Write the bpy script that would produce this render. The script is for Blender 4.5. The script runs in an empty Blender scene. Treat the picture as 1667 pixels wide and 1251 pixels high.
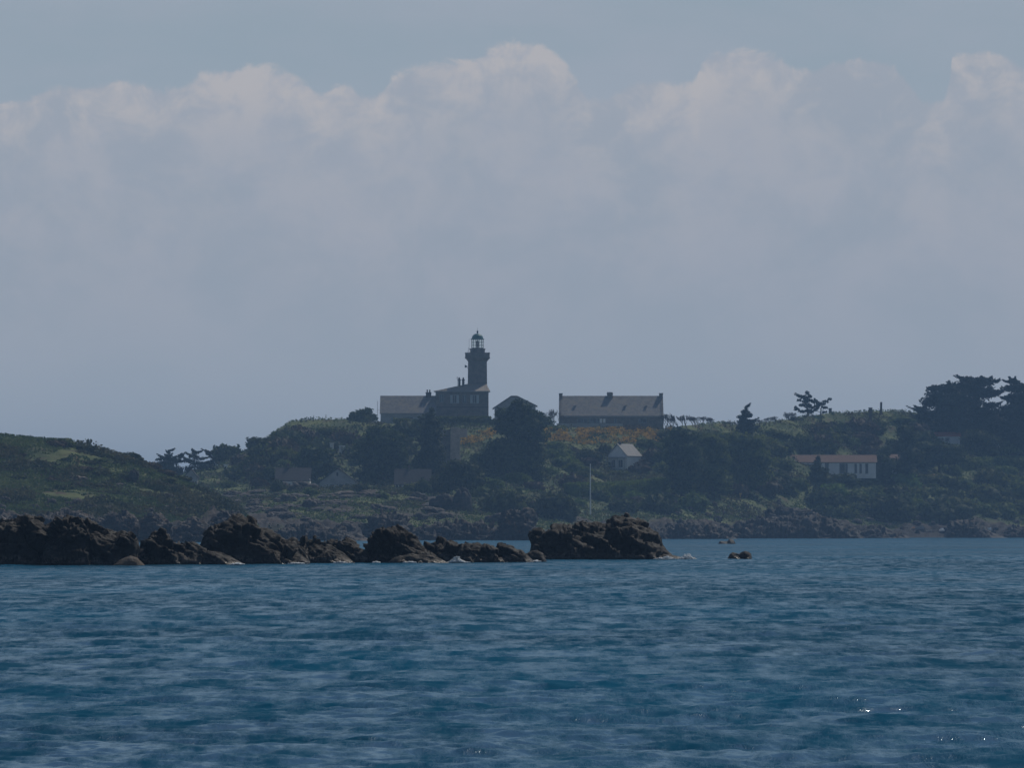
import bpy, math, random
import numpy as np
from mathutils import Vector, Matrix
random.seed(7)
RNG = np.random.default_rng(11)
SC = bpy.context.scene
COL = SC.collection

# ------------------------------------------------------------------ camera
F = 8000.0                    # focal length in pixels of the 1667 px wide photograph
CX, CY, HOR, CAMH = 833.5, 625.5, 866.0, 1.455
PITCH = math.atan((HOR - CY) / F)
cam = bpy.data.cameras.new('camera'); camo = bpy.data.objects.new('camera', cam); COL.objects.link(camo)
camo.location = (0, 0, CAMH); camo.rotation_euler = (math.pi / 2 + PITCH, 0, 0)
cam.sensor_width = 36.0; cam.lens = 36.0 * F / 1667.0
cam.clip_start = 1.0; cam.clip_end = 40000.0
SC.camera = camo

# ------------------------------------------------------------------ light and exposure
SUN_EL, SUN_AZ = math.radians(50.0), math.radians(34.0)     # azimuth to the right of straight ahead
SKY_STRENGTH = 0.05
SUN_STRENGTH = 3.0
SC.view_settings.view_transform = 'Standard'; SC.view_settings.look = 'None'
SC.view_settings.gamma = 1.0; SC.view_settings.use_curve_mapping = False
SC.view_settings.exposure = -0.45
sd = bpy.data.lights.new('sun', 'SUN'); sd.energy = SUN_STRENGTH; sd.angle = math.radians(0.5); sd.color = (1.0, 0.93, 0.82)
so = bpy.data.objects.new('sun', sd); COL.objects.link(so)
so.rotation_euler = Vector((math.sin(SUN_AZ) * math.cos(SUN_EL), math.cos(SUN_AZ) * math.cos(SUN_EL), math.sin(SUN_EL))).to_track_quat('Z', 'Y').to_euler()
so.location = (300, 500, 600)

# cycles: plain settings only
SC.cycles.volume_bounces = 1; SC.cycles.max_bounces = 6
SC.cycles.sample_clamp_indirect = 4.0
SC.cycles.use_denoising = True

class NT:
    """tiny node tree helper"""
    def __init__(s, tree): s.t = tree; tree.nodes.clear()
    def n(s, kind, **kw):
        nd = s.t.nodes.new(kind)
        for k, v in kw.items():
            if k.startswith('i_'):
                nd.inputs[int(k[2:])].default_value = v
            else: setattr(nd, k, v)
        return nd
    def l(s, a, b): s.t.links.new(a, b)
    def math(s, op, a, b=None, c=None, clamp=False):
        nd = s.t.nodes.new('ShaderNodeMath'); nd.operation = op; nd.use_clamp = clamp
        for i, v in enumerate((a, b, c)):
            if v is None: continue
            if isinstance(v, (int, float)): nd.inputs[i].default_value = v
            else: s.l(v, nd.inputs[i])
        return nd.outputs[0]
    def mix(s, fac, a, b, blend='MIX'):
        nd = s.t.nodes.new('ShaderNodeMix'); nd.data_type = 'RGBA'; nd.blend_type = blend
        for sock, v in ((nd.inputs[0], fac), (nd.inputs[6], a), (nd.inputs[7], b)):
            if isinstance(v, (int, float)): sock.default_value = v if sock == nd.inputs[0] else (v, v, v, 1)
            elif isinstance(v, tuple): sock.default_value = (*v, 1.0) if len(v) == 3 else v
            else: s.l(v, sock)
        return nd.outputs[2]
    def smooth(s, v, a, b):
        nd = s.t.nodes.new('ShaderNodeMapRange'); nd.interpolation_type = 'SMOOTHSTEP'
        s.l(v, nd.inputs[0]); nd.inputs[1].default_value = a; nd.inputs[2].default_value = b
        nd.inputs[3].default_value = 0.0; nd.inputs[4].default_value = 1.0
        return nd.outputs[0]
    def noise(s, vec, scale, detail=3.0, rough=0.55, dist=0.0):
        nd = s.t.nodes.new('ShaderNodeTexNoise'); nd.noise_dimensions = '3D'
        s.l(vec, nd.inputs['Vector']); nd.inputs['Scale'].default_value = scale
        nd.inputs['Detail'].default_value = detail; nd.inputs['Roughness'].default_value = rough
        nd.inputs['Distortion'].default_value = dist
        return nd.outputs[0]
    def comb(s, x, y, z):
        nd = s.t.nodes.new('ShaderNodeCombineXYZ')
        for i, v in enumerate((x, y, z)):
            if isinstance(v, (int, float)): nd.inputs[i].default_value = v
            else: s.l(v, nd.inputs[i])
        return nd.outputs[0]

# world: Nishita sky, a pale band of air and a bank of cumulus low over the horizon
w = bpy.data.worlds.new('World'); SC.world = w; w.use_nodes = True
T = NT(w.node_tree)
sky = T.n('ShaderNodeTexSky', sky_type='NISHITA', sun_disc=False)
sky.sun_elevation = SUN_EL; sky.sun_rotation = SUN_AZ
sky.air_density = 1.0; sky.dust_density = 0.4; sky.ozone_density = 1.5
tc = T.n('ShaderNodeTexCoord'); sep = T.n('ShaderNodeSeparateXYZ'); T.l(tc.outputs['Generated'], sep.inputs[0])
az = T.math('ARCTAN2', sep.outputs[0], sep.outputs[1]); el = T.math('ARCSINE', sep.outputs[2])
skyc = T.mix(1.0, sky.outputs[0], (SKY_STRENGTH,) * 3, 'MULTIPLY')
cv = T.n('ShaderNodeFloatCurve')
TOPS = [(-60, 150), (0, 168), (90, 146), (200, 136), (290, 142), (330, 122), (430, 108), (500, 132), (525, 150), (560, 136), (600, 155), (640, 126), (700, 104), (760, 94),
        (845, 68), (900, 90), (940, 130), (975, 158), (1040, 132), (1125, 138), (1145, 95), (1200, 78), (1265, 88), (1312, 115), (1350, 104), (1420, 95),
        (1470, 125), (1530, 165), (1552, 100), (1600, 90), (1667, 106), (1740, 130)]
XA, XB = -60.0, 1740.0
cm = cv.mapping; c0 = cm.curves[0]
pts = [((a - XA) / (XB - XA), 1.0 - b / 300.0) for a, b in TOPS]
c0.points[0].location = pts[0]; c0.points[1].location = pts[-1]
for p in pts[1:-1]: c0.points.new(*p)
cm.update()
fx = T.math('DIVIDE', T.math('SUBTRACT', T.math('MULTIPLY_ADD', az, F, CX), XA), XB - XA, clamp=True)
T.l(fx, cv.inputs['Value'])
top_el = T.math('DIVIDE', T.math('SUBTRACT', HOR, T.math('MULTIPLY', T.math('SUBTRACT', 1.0, cv.outputs[0]), 300.0)), F)   # elevation of the cloud tops
v2 = T.comb(T.math('MULTIPLY', az, 100.0), T.math('MULTIPLY', el, 120.0), 0.0)
v3 = T.comb(T.math('MULTIPLY', az, 60.0), T.math('MULTIPLY', el, 150.0), 5.0)
n1 = T.noise(v2, 1.0, 8.0, 0.66, 0.5)
n2 = T.noise(v2, 0.33, 5.0, 0.6, 0.3)
n3 = T.noise(v3, 0.22, 5.0, 0.55)
d = T.math('ADD', T.math('SUBTRACT', top_el, el), T.math('MULTIPLY', T.math('SUBTRACT', n1, 0.47), 0.0070))
inside = T.smooth(d, -0.0002, 0.0014)
rimf = T.smooth(d, 0.018, 0.0)                                   # lit tops of the bank
puff = T.smooth(T.math('ADD', T.math('MULTIPLY', n1, 0.55), T.math('MULTIPLY', n2, 0.45)), 0.42, 0.60)
lit = T.math('MULTIPLY', T.math('ADD', T.math('MULTIPLY', rimf, 0.9), T.math('MULTIPLY', T.smooth(d, 0.06, 0.0), 0.42)), T.math('MULTIPLY_ADD', puff, 0.85, 0.12), clamp=True)
AIR = (0.46, 0.525, 0.61); CLLIT = (0.575, 0.57, 0.60); HIGH = (0.375, 0.465, 0.55)
high = T.mix(T.smooth(n3, 0.35, 0.7), HIGH, (0.43, 0.49, 0.58))
lowsky = T.mix(T.smooth(el, 0.02, 0.11), AIR, high)
body = T.mix(T.smooth(n2, 0.36, 0.64), (0.405, 0.465, 0.553), (0.45, 0.493, 0.578))
body = T.mix(T.smooth(el, 0.065, 0.0), body, AIR)
cloud = T.mix(lit, body, CLLIT)
low = T.mix(T.math('MULTIPLY', inside, T.smooth(el, 0.0, 0.05)), lowsky, cloud)
full = T.mix(T.smooth(el, 0.12, 0.34), low, skyc)
bg = T.n('ShaderNodeBackground'); T.l(full, bg.inputs[0]); bg.inputs[1].default_value = 1.10
wo = T.n('ShaderNodeOutputWorld'); T.l(bg.outputs[0], wo.inputs[0])

# ------------------------------------------------------------------ helpers
def at(px, py, D):
    """the point at horizontal distance D (metres) seen at photo pixel (px, py)"""
    u = (px - CX) / F; v = (CY - py) / F
    y = math.cos(PITCH) - v * math.sin(PITCH); z = math.sin(PITCH) + v * math.cos(PITCH)
    return Vector((u / y * D, D, CAMH + z / y * D))
def zat(py, D): return at(CX, py, D).z
def shore_dist(Dw):
    """distance of a waterline, from its first estimate made with a higher eye point"""
    return CAMH * F / (24000.0 / Dw - 10.0)
def xat(px, D): return at(px, HOR, D).x

def _h(ix, iy, iz, s):
    n = (ix.astype(np.int64) * 374761393 + iy.astype(np.int64) * 668265263 + iz.astype(np.int64) * 2147483647 + s * 1274126177) & 0xffffffff
    n = ((n ^ (n >> 13)) * 1274126177) & 0xffffffff
    n = ((n ^ (n >> 16)) * 2246822519) & 0xffffffff
    return ((n ^ (n >> 15)) & 0xffff) / 65535.0
def vnoise(p, s=0):
    i = np.floor(p).astype(np.int64); f = p - i; f = f * f * f * (f * (f * 6 - 15) + 10)
    r = 0
    for a in (0, 1):
        for b in (0, 1):
            for c in (0, 1):
                wgt = (f[..., 0] if a else 1 - f[..., 0]) * (f[..., 1] if b else 1 - f[..., 1]) * (f[..., 2] if c else 1 - f[..., 2])
                r = r + wgt * _h(i[..., 0] + a, i[..., 1] + b, i[..., 2] + c, s)
    return r * 2 - 1
def fbm(p, o=4, s=0, g=0.5):
    r = 0; a = 1.0
    for k in range(o): r = r + a * vnoise(p * (2.03 ** k) + 17.3 * k, s + k); a *= g
    return r
def ridged(p, o=4, s=0, g=0.55):
    r = 0; a = 1.0
    for k in range(o): r = r + a * (1 - 2 * np.abs(vnoise(p * (2.07 ** k) + 9.1 * k, s + k))); a *= g
    return r
def voro(p, s=0):
    """distance to the nearest and second nearest cell point, and the nearest cell's random value"""
    i = np.floor(p).astype(np.int64); f1 = np.full(p.shape[:-1], 9.0); f2 = f1.copy(); cid = f1.copy()
    for a in (-1, 0, 1):
        for b in (-1, 0, 1):
            for c in (-1, 0, 1):
                x, y, z = i[..., 0] + a, i[..., 1] + b, i[..., 2] + c
                q = np.stack([x + _h(x, y, z, s), y + _h(x, y, z, s + 1), z + _h(x, y, z, s + 2)], -1)
                dd = np.linalg.norm(p - q, axis=-1); new = dd < f1
                f2 = np.where(new, f1, np.minimum(f2, dd)); cid = np.where(new, _h(x, y, z, s + 5), cid); f1 = np.where(new, dd, f1)
    return f1, f2, cid

def facets(p, s=0, tilt=0.9):
    """each Voronoi cell becomes a tilted flat block: returns the offset of the block faces and the closeness of a crack"""
    i = np.floor(p).astype(np.int64); f1 = np.full(p.shape[:-1], 9.0); f2 = f1.copy(); val = np.zeros_like(f1)
    for a in (-1, 0, 1):
        for b in (-1, 0, 1):
            for c in (-1, 0, 1):
                x, y, z = i[..., 0] + a, i[..., 1] + b, i[..., 2] + c
                q = np.stack([x + _h(x, y, z, s), y + _h(x, y, z, s + 1), z + _h(x, y, z, s + 2)], -1); dv = p - q
                dd = np.linalg.norm(dv, axis=-1); new = dd < f1
                g = np.stack([_h(x, y, z, s + 6) - .5, _h(x, y, z, s + 7) - .5, _h(x, y, z, s + 8) - .5], -1) * 2
                v = (_h(x, y, z, s + 5) - .5) + tilt * (dv * g).sum(-1)
                f2 = np.where(new, f1, np.minimum(f2, dd)); val = np.where(new, v, val); f1 = np.where(new, dd, f1)
    return val, np.exp(-(f2 - f1) * 14)
def mesh_np(name, V, Fq, smooth=False):
    """V (n,3); Fq: list of index arrays, quads (m,4) or triangles (m,3)"""
    me = bpy.data.meshes.new(name); V = np.asarray(V, dtype=np.float32)
    if not isinstance(Fq, (list, tuple)): Fq = [Fq]
    Fq = [np.asarray(f, dtype=np.int32) for f in Fq if len(f)]
    me.vertices.add(len(V)); me.vertices.foreach_set('co', V.ravel())
    idx = np.concatenate([f.ravel() for f in Fq]); cnt = np.concatenate([np.full(len(f), f.shape[1], np.int32) for f in Fq])
    me.loops.add(len(idx)); me.loops.foreach_set('vertex_index', idx)
    me.polygons.add(len(cnt)); st = np.concatenate([[0], np.cumsum(cnt)[:-1]]).astype(np.int32)
    me.polygons.foreach_set('loop_start', st); me.polygons.foreach_set('loop_total', cnt)
    if smooth: me.polygons.foreach_set('use_smooth', np.ones(len(cnt), bool))
    me.update(calc_edges=True); return me
def add_attr(me, name, vals):
    a = me.attributes.new(name, 'FLOAT', 'POINT'); a.data.foreach_set('value', np.asarray(vals, dtype=np.float32))
def link(name, me, mat=None, parent=None, loc=None, rz=0.0):
    o = bpy.data.objects.new(name, me)
    if mat is not None and me is not None and not me.materials: me.materials.append(mat)
    COL.objects.link(o)
    if parent is not None: o.parent = parent
    if loc is not None: o.location = loc
    if rz: o.rotation_euler = (0, 0, rz)
    return o
def tag(o, label=None, cat=None, group=None, kind=None):
    if label: o['label'] = label
    if cat: o['category'] = cat
    if group: o['group'] = group
    if kind: o['kind'] = kind
    elif label: o['kind'] = 'thing'
    return o
def thing(name, label, cat, loc, rz=0.0, group=None):
    o = bpy.data.objects.new(name, None); COL.objects.link(o); o.empty_display_size = 0.5
    o.location = loc; o.rotation_euler = (0, 0, rz); return tag(o, label, cat, group)

class MB:
    """collects simple solids and links them as one mesh object"""
    def __init__(s): s.v = []; s.f = []
    def add(s, vs, fs):
        n = len(s.v); s.v += [tuple(v) for v in vs]; s.f += [tuple(i + n for i in f) for f in fs]; return s
    def box(s, x0, x1, y0, y1, z0, z1):
        return s.add([(x0, y0, z0), (x1, y0, z0), (x1, y1, z0), (x0, y1, z0), (x0, y0, z1), (x1, y0, z1), (x1, y1, z1), (x0, y1, z1)],
                     [(0, 3, 2, 1), (4, 5, 6, 7), (0, 1, 5, 4), (1, 2, 6, 5), (2, 3, 7, 6), (3, 0, 4, 7)])
    def frust(s, cx, cy, z0, z1, a0, b0, a1, b1):
        """box tapering from half sizes a0 x b0 to a1 x b1"""
        return s.add([(cx - a0, cy - b0, z0), (cx + a0, cy - b0, z0), (cx + a0, cy + b0, z0), (cx - a0, cy + b0, z0),
                      (cx - a1, cy - b1, z1), (cx + a1, cy - b1, z1), (cx + a1, cy + b1, z1), (cx - a1, cy + b1, z1)],
                     [(0, 3, 2, 1), (4, 5, 6, 7), (0, 1, 5, 4), (1, 2, 6, 5), (2, 3, 7, 6), (3, 0, 4, 7)])
    def lathe(s, prof, seg=16, cx=0, cy=0):
        vs = []; fs = []; m = len(prof)
        for r, z in prof:
            for k in range(seg):
                a = 2 * math.pi * k / seg; vs.append((cx + r * math.cos(a), cy + r * math.sin(a), z))
        for j in range(m - 1):
            for k in range(seg):
                k2 = (k + 1) % seg; fs.append((j * seg + k, j * seg + k2, (j + 1) * seg + k2, (j + 1) * seg + k))
        fs.append(tuple(range(seg))[::-1]); fs.append(tuple((m - 1) * seg + k for k in range(seg)))
        return s.add(vs, fs)
    def tube(s, pts, rad, seg=6):
        pts = [Vector(p) for p in pts]; n = len(pts)
        if not isinstance(rad, (list, tuple)): rad = [rad] * n
        vs = []; fs = []
        for i, p in enumerate(pts):
            dr = (pts[min(i + 1, n - 1)] - pts[max(i - 1, 0)]).normalized()
            a = dr.orthogonal().normalized(); b = dr.cross(a)
            for k in range(seg):
                t = 2 * math.pi * k / seg; vs.append(p + (a * math.cos(t) + b * math.sin(t)) * rad[i])
        for i in range(n - 1):
            for k in range(seg):
                k2 = (k + 1) % seg; fs.append((i * seg + k, i * seg + k2, (i + 1) * seg + k2, (i + 1) * seg + k))
        fs.append(tuple(range(seg))[::-1]); fs.append(tuple((n - 1) * seg + k for k in range(seg)))
        return s.add(vs, fs)
    def build(s, name, mat, parent=None, loc=None, rz=0.0, smooth=False):
        me = bpy.data.meshes.new(name); me.from_pydata([tuple(v) for v in s.v], [], s.f)
        if smooth: me.polygons.foreach_set('use_smooth', np.ones(len(me.polygons), bool))
        me.update(); return link(name, me, mat, parent, loc, rz)

# ------------------------------------------------------------------ materials
def material(name, c1, c2=None, scale=1.0, rough=0.8, bump=0.0, bscale=None, c3=None, s3=0.2, spec=0.3, obj=False, vary=0.0, stretch=None, dist=0.0):
    m = bpy.data.materials.new(name); m.use_nodes = True; t = NT(m.node_tree)
    out = t.n('ShaderNodeOutputMaterial'); b = t.n('ShaderNodeBsdfPrincipled'); t.l(b.outputs[0], out.inputs[0])
    b.inputs['Roughness'].default_value = rough; b.inputs['Specular IOR Level'].default_value = spec
    if obj: pos = t.n('ShaderNodeTexCoord').outputs['Object']
    else: pos = t.n('ShaderNodeNewGeometry').outputs['Position']
    if stretch:
        mp = t.n('ShaderNodeMapping'); mp.inputs['Scale'].default_value = stretch; t.l(pos, mp.inputs[0]); pos = mp.outputs[0]
    if c2 is None: c2 = tuple(x * 0.8 for x in c1)
    col = t.mix(t.smooth(t.noise(pos, scale, 5.0, 0.6, dist), 0.35, 0.65), c1, c2)
    if c3: col = t.mix(t.smooth(t.noise(pos, s3, 4.0, 0.6), 0.48, 0.62), col, c3)
    if vary:
        oi = t.n('ShaderNodeObjectInfo'); hs = t.n('ShaderNodeHueSaturation')
        t.l(t.math('MULTIPLY_ADD', oi.outputs['Random'], vary * 0.15, 0.5 - vary * 0.075), hs.inputs['Hue'])
        t.l(t.math('MULTIPLY_ADD', oi.outputs['Random'], vary, 1.0 - vary / 2), hs.inputs['Value']); t.l(col, hs.inputs['Color']); col = hs.outputs[0]
    t.l(col, b.inputs['Base Color'])
    if bump:
        bn = t.n('ShaderNodeBump'); bn.inputs['Strength'].default_value = 1.0; bn.inputs['Distance'].default_value = bump
        t.l(t.noise(pos, bscale or scale * 3, 5.0, 0.65), bn.inputs['Height']); t.l(bn.outputs[0], b.inputs['Normal'])
    return m

def foliage(name, dark, light, transl=0.3, scale=0.7, vary=0.35):
    m = bpy.data.materials.new(name); m.use_nodes = True; t = NT(m.node_tree)
    out = t.n('ShaderNodeOutputMaterial'); b = t.n('ShaderNodeBsdfPrincipled'); tr = t.n('ShaderNodeBsdfTranslucent')
    b.inputs['Roughness'].default_value = 0.75; b.inputs['Specular IOR Level'].default_value = 0.15
    pos = t.n('ShaderNodeNewGeometry').outputs['Position']
    col = t.mix(t.smooth(t.noise(pos, scale, 4.0, 0.65), 0.35, 0.65), dark, light)
    oi = t.n('ShaderNodeObjectInfo'); hs = t.n('ShaderNodeHueSaturation')
    t.l(t.math('MULTIPLY_ADD', oi.outputs['Random'], vary * 0.12, 0.5 - vary * 0.06), hs.inputs['Hue'])
    t.l(t.math('MULTIPLY_ADD', oi.outputs['Random'], vary, 1.0 - vary / 2), hs.inputs['Value']); t.l(col, hs.inputs['Color'])
    t.l(hs.outputs[0], b.inputs['Base Color']); t.l(hs.outputs[0], tr.inputs[0])
    mx = t.n('ShaderNodeMixShader'); mx.inputs[0].default_value = transl
    t.l(b.outputs[0], mx.inputs[1]); t.l(tr.outputs[0], mx.inputs[2]); t.l(mx.outputs[0], out.inputs[0])
    return m

def rock_material(name, dark, mid, pale, stain=0.5, barn=True, bump=0.12, tint=(0.10, 0.06, 0.03)):
    """weathered rock: layered dark stone, pale lichen and droppings on top faces, a pale shell band above the water"""
    m = bpy.data.materials.new(name); m.use_nodes = True; t = NT(m.node_tree)
    out = t.n('ShaderNodeOutputMaterial'); b = t.n('ShaderNodeBsdfPrincipled'); t.l(b.outputs[0], out.inputs[0])
    g = t.n('ShaderNodeNewGeometry'); pos = g.outputs['Position']
    mp = t.n('ShaderNodeMapping'); mp.inputs['Rotation'].default_value = (0.2, 0.45, 0.1); mp.inputs['Scale'].default_value = (0.5, 0.8, 2.2); t.l(pos, mp.inputs[0])
    col = t.mix(t.smooth(t.noise(mp.outputs[0], 1.1, 8.0, 0.7, 0.5), 0.38, 0.64), dark, mid)
    col = t.mix(t.math('MULTIPLY', t.smooth(t.noise(pos, 0.5, 6.0, 0.7), 0.5, 0.68), 0.6), col, tint)
    sp = t.n('ShaderNodeSeparateXYZ'); t.l(g.outputs['Normal'], sp.inputs[0]); sz = t.n('ShaderNodeSeparateXYZ'); t.l(pos, sz.inputs[0])
    top = t.math('MULTIPLY', t.smooth(sp.outputs[2], 0.25, 0.85), t.smooth(t.noise(pos, 0.9, 7.0, 0.72), 0.62 - 0.25 * stain, 0.78 - 0.2 * stain))
    if barn: top = t.math('MULTIPLY', top, t.smooth(sz.outputs[2], .7, 1.5))
    col = t.mix(top, col, pale)
    rough = t.math('MULTIPLY_ADD', t.noise(pos, 3.0, 3.0), 0.4, 0.55)
    if barn:
        lowband = t.math('MULTIPLY', t.smooth(t.math('ADD', sz.outputs[2], t.math('MULTIPLY', t.noise(pos, 0.8, 4.0), 0.9)), 0.95, 0.6), t.smooth(t.noise(pos, 3.5, 5.0, 0.75), 0.42, 0.62))
        col = t.mix(t.math('MULTIPLY', lowband, 0.8), col, (0.15, 0.13, 0.115))
        wet = t.smooth(sz.outputs[2], 0.2, 0.05); col = t.mix(wet, col, (0.012, 0.012, 0.012)); rough = t.math('SUBTRACT', rough, t.math('MULTIPLY', wet, t.math('SUBTRACT', rough, 0.25)))
    t.l(col, b.inputs['Base Color']); t.l(rough, b.inputs['Roughness']); b.inputs['Specular IOR Level'].default_value = 0.35
    bn = t.n('ShaderNodeBump'); bn.inputs['Distance'].default_value = bump; bn.inputs['Strength'].default_value = 1.0
    t.l(t.math('ADD', t.noise(mp.outputs[0], 3.0, 8.0, 0.72), t.math('MULTIPLY', t.noise(pos, 2.2, 6.0, 0.7), 0.8)), bn.inputs['Height']); t.l(bn.outputs[0], b.inputs['Normal'])
    return m

M = {}
M['reef'] = rock_material('reef_rock', (0.006, 0.0058, 0.0058), (0.022, 0.020, 0.0185), (0.17, 0.155, 0.145), stain=0.25, bump=.08, tint=(0.028, 0.022, 0.017))
M['reef_pale'] = rock_material('pale_reef_rock', (0.06, 0.052, 0.045), (0.12, 0.10, 0.085), (0.17, 0.15, 0.13), stain=0.2, barn=False)
M['shore'] = rock_material('shore_granite', (0.022, 0.021, 0.021), (0.062, 0.053, 0.047), (0.27, 0.23, 0.20), stain=0.45, barn=False, tint=(0.20, 0.12, 0.06))
M['darkrock'] = rock_material('dark_granite', (0.02, 0.02, 0.021), (0.048, 0.045, 0.042), (0.18, 0.16, 0.145), stain=0.25, barn=False)
M['wetrock'] = material('wet_black_rock', (0.02, 0.02, 0.02), (0.012, 0.012, 0.012), 1.0, 0.6, 0.1, 3.0)
M['leaf_dark'] = foliage('dark_evergreen', (0.02, 0.032, 0.013), (0.08, 0.10, 0.036), 0.32)
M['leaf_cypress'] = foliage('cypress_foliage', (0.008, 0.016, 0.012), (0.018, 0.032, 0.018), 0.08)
M['leaf_mid'] = foliage('mid_green_leaves', (0.045, 0.070, 0.020), (0.15, 0.18, 0.05), 0.4)
M['leaf_light'] = foliage('light_green_leaves', (0.07, 0.11, 0.02), (0.14, 0.19, 0.04), 0.4)
M['leaf_brown'] = foliage('brown_twiggy_scrub', (0.05, 0.04, 0.028), (0.10, 0.075, 0.05), 0.2)
M['gorse'] = foliage('orange_gorse', (0.10, 0.09, 0.025), (0.66, 0.40, 0.07), 0.3, scale=0.7, vary=0.0)
M['grass'] = foliage('grass_tufts', (0.045, 0.085, 0.025), (0.12, 0.16, 0.055), 0.35, scale=0.16, vary=0.0)
M['scrub'] = foliage('low_scrub', (0.03, 0.044, 0.02), (0.115, 0.11, 0.055), 0.3, scale=0.14, vary=0.0)
M['bark'] = material('bark', (0.05, 0.04, 0.03), (0.03, 0.025, 0.02), 3.0, 0.9)
M['bare'] = material('bare_branches', (0.16, 0.13, 0.11), (0.10, 0.085, 0.075), 3.0, 0.9)
M['granite_wall'] = material('granite_blocks', (0.20, 0.18, 0.165), (0.13, 0.12, 0.115), 1.3, 0.85, 0.02, 4.0)
M['tower_stone'] = material('tower_granite', (0.22, 0.20, 0.19), (0.15, 0.14, 0.13), 1.0, 0.85, 0.03, 3.0)
M['brown_wall'] = material('brown_rubble_wall', (0.56, 0.46, 0.38), (0.42, 0.34, 0.28), 1.2, 0.9, 0.05, 3.0)
M['white_wall'] = material('white_render', (0.80, 0.80, 0.78), (0.70, 0.70, 0.69), 0.8, 0.8)
M['grey_wall'] = material('grey_render', (0.36, 0.37, 0.38), (0.28, 0.29, 0.30), 0.8, 0.8)
M['slate'] = material('slate_roof', (0.24, 0.235, 0.235), (0.17, 0.17, 0.175), 1.5, 0.65, 0.02, 6.0, c3=(0.26, 0.24, 0.21), s3=0.6)
M['slate_pale'] = material('pale_slate_roof', (0.24, 0.235, 0.23), (0.17, 0.17, 0.17), 1.5, 0.6, 0.02, 6.0)
M['slate_dark'] = material('dark_weathered_roof', (0.045, 0.045, 0.05), (0.03, 0.03, 0.035), 1.5, 0.95, 0.02, 6.0)
M['zinc'] = material('zinc_roof', (0.36, 0.32, 0.27), (0.30, 0.27, 0.24), 1.0, 0.5)
M['tile'] = material('red_clay_tiles', (0.17, 0.095, 0.07), (0.11, 0.065, 0.05), 2.5, 0.8, 0.03, 8.0)
M['tile_bright'] = material('bright_red_tiles', (0.42, 0.12, 0.07), (0.32, 0.09, 0.055), 2.5, 0.7, 0.02, 8.0)
M['copper'] = material('green_copper', (0.08, 0.20, 0.20), (0.05, 0.14, 0.15), 2.0, 0.5)
M['iron'] = material('dark_iron', (0.04, 0.045, 0.05), None, 2.0, 0.6)
M['shutter'] = material('pale_shutters', (0.42, 0.48, 0.50), None, 2.0, 0.6)
M['shutter_blue'] = material('blue_grey_shutters', (0.24, 0.32, 0.38), None, 2.0, 0.6)
M['frame'] = material('white_paint', (0.75, 0.75, 0.73), None, 2.0, 0.5)
M['glass'] = material('window_glass', (0.03, 0.04, 0.05), None, 1.0, 0.12, spec=0.5)
M['brick'] = material('chimney_stone', (0.10, 0.08, 0.07), (0.07, 0.06, 0.055), 2.0, 0.9)
M['pot'] = material('clay_pot', (0.14, 0.08, 0.06), None, 2.0, 0.8)
M['white'] = material('white_gloss', (0.8, 0.8, 0.8), None, 2.0, 0.35)
M['grey'] = material('grey_paint', (0.30, 0.31, 0.33), None, 2.0, 0.5)
M['yellow'] = material('yellow_paint', (0.50, 0.30, 0.03), (0.42, 0.25, 0.03), 2.0, 0.5)
M['orange'] = material('orange_paint', (0.75, 0.32, 0.12), None, 2.0, 0.5)
M['wood'] = material('weathered_post', (0.10, 0.08, 0.06), None, 2.0, 0.9)
M['feather'] = material('white_feathers', (0.8, 0.8, 0.8), None, 2.0, 0.7)
M['wing'] = material('grey_wing_feathers', (0.25, 0.26, 0.28), None, 2.0, 0.7)
M['beak'] = material('yellow_beak', (0.6, 0.35, 0.05), None, 2.0, 0.5)
M['foam'] = material('foam', (0.80, 0.82, 0.83), (0.5, 0.56, 0.6), 3.0, 0.7, 0.05, 6.0)

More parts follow.
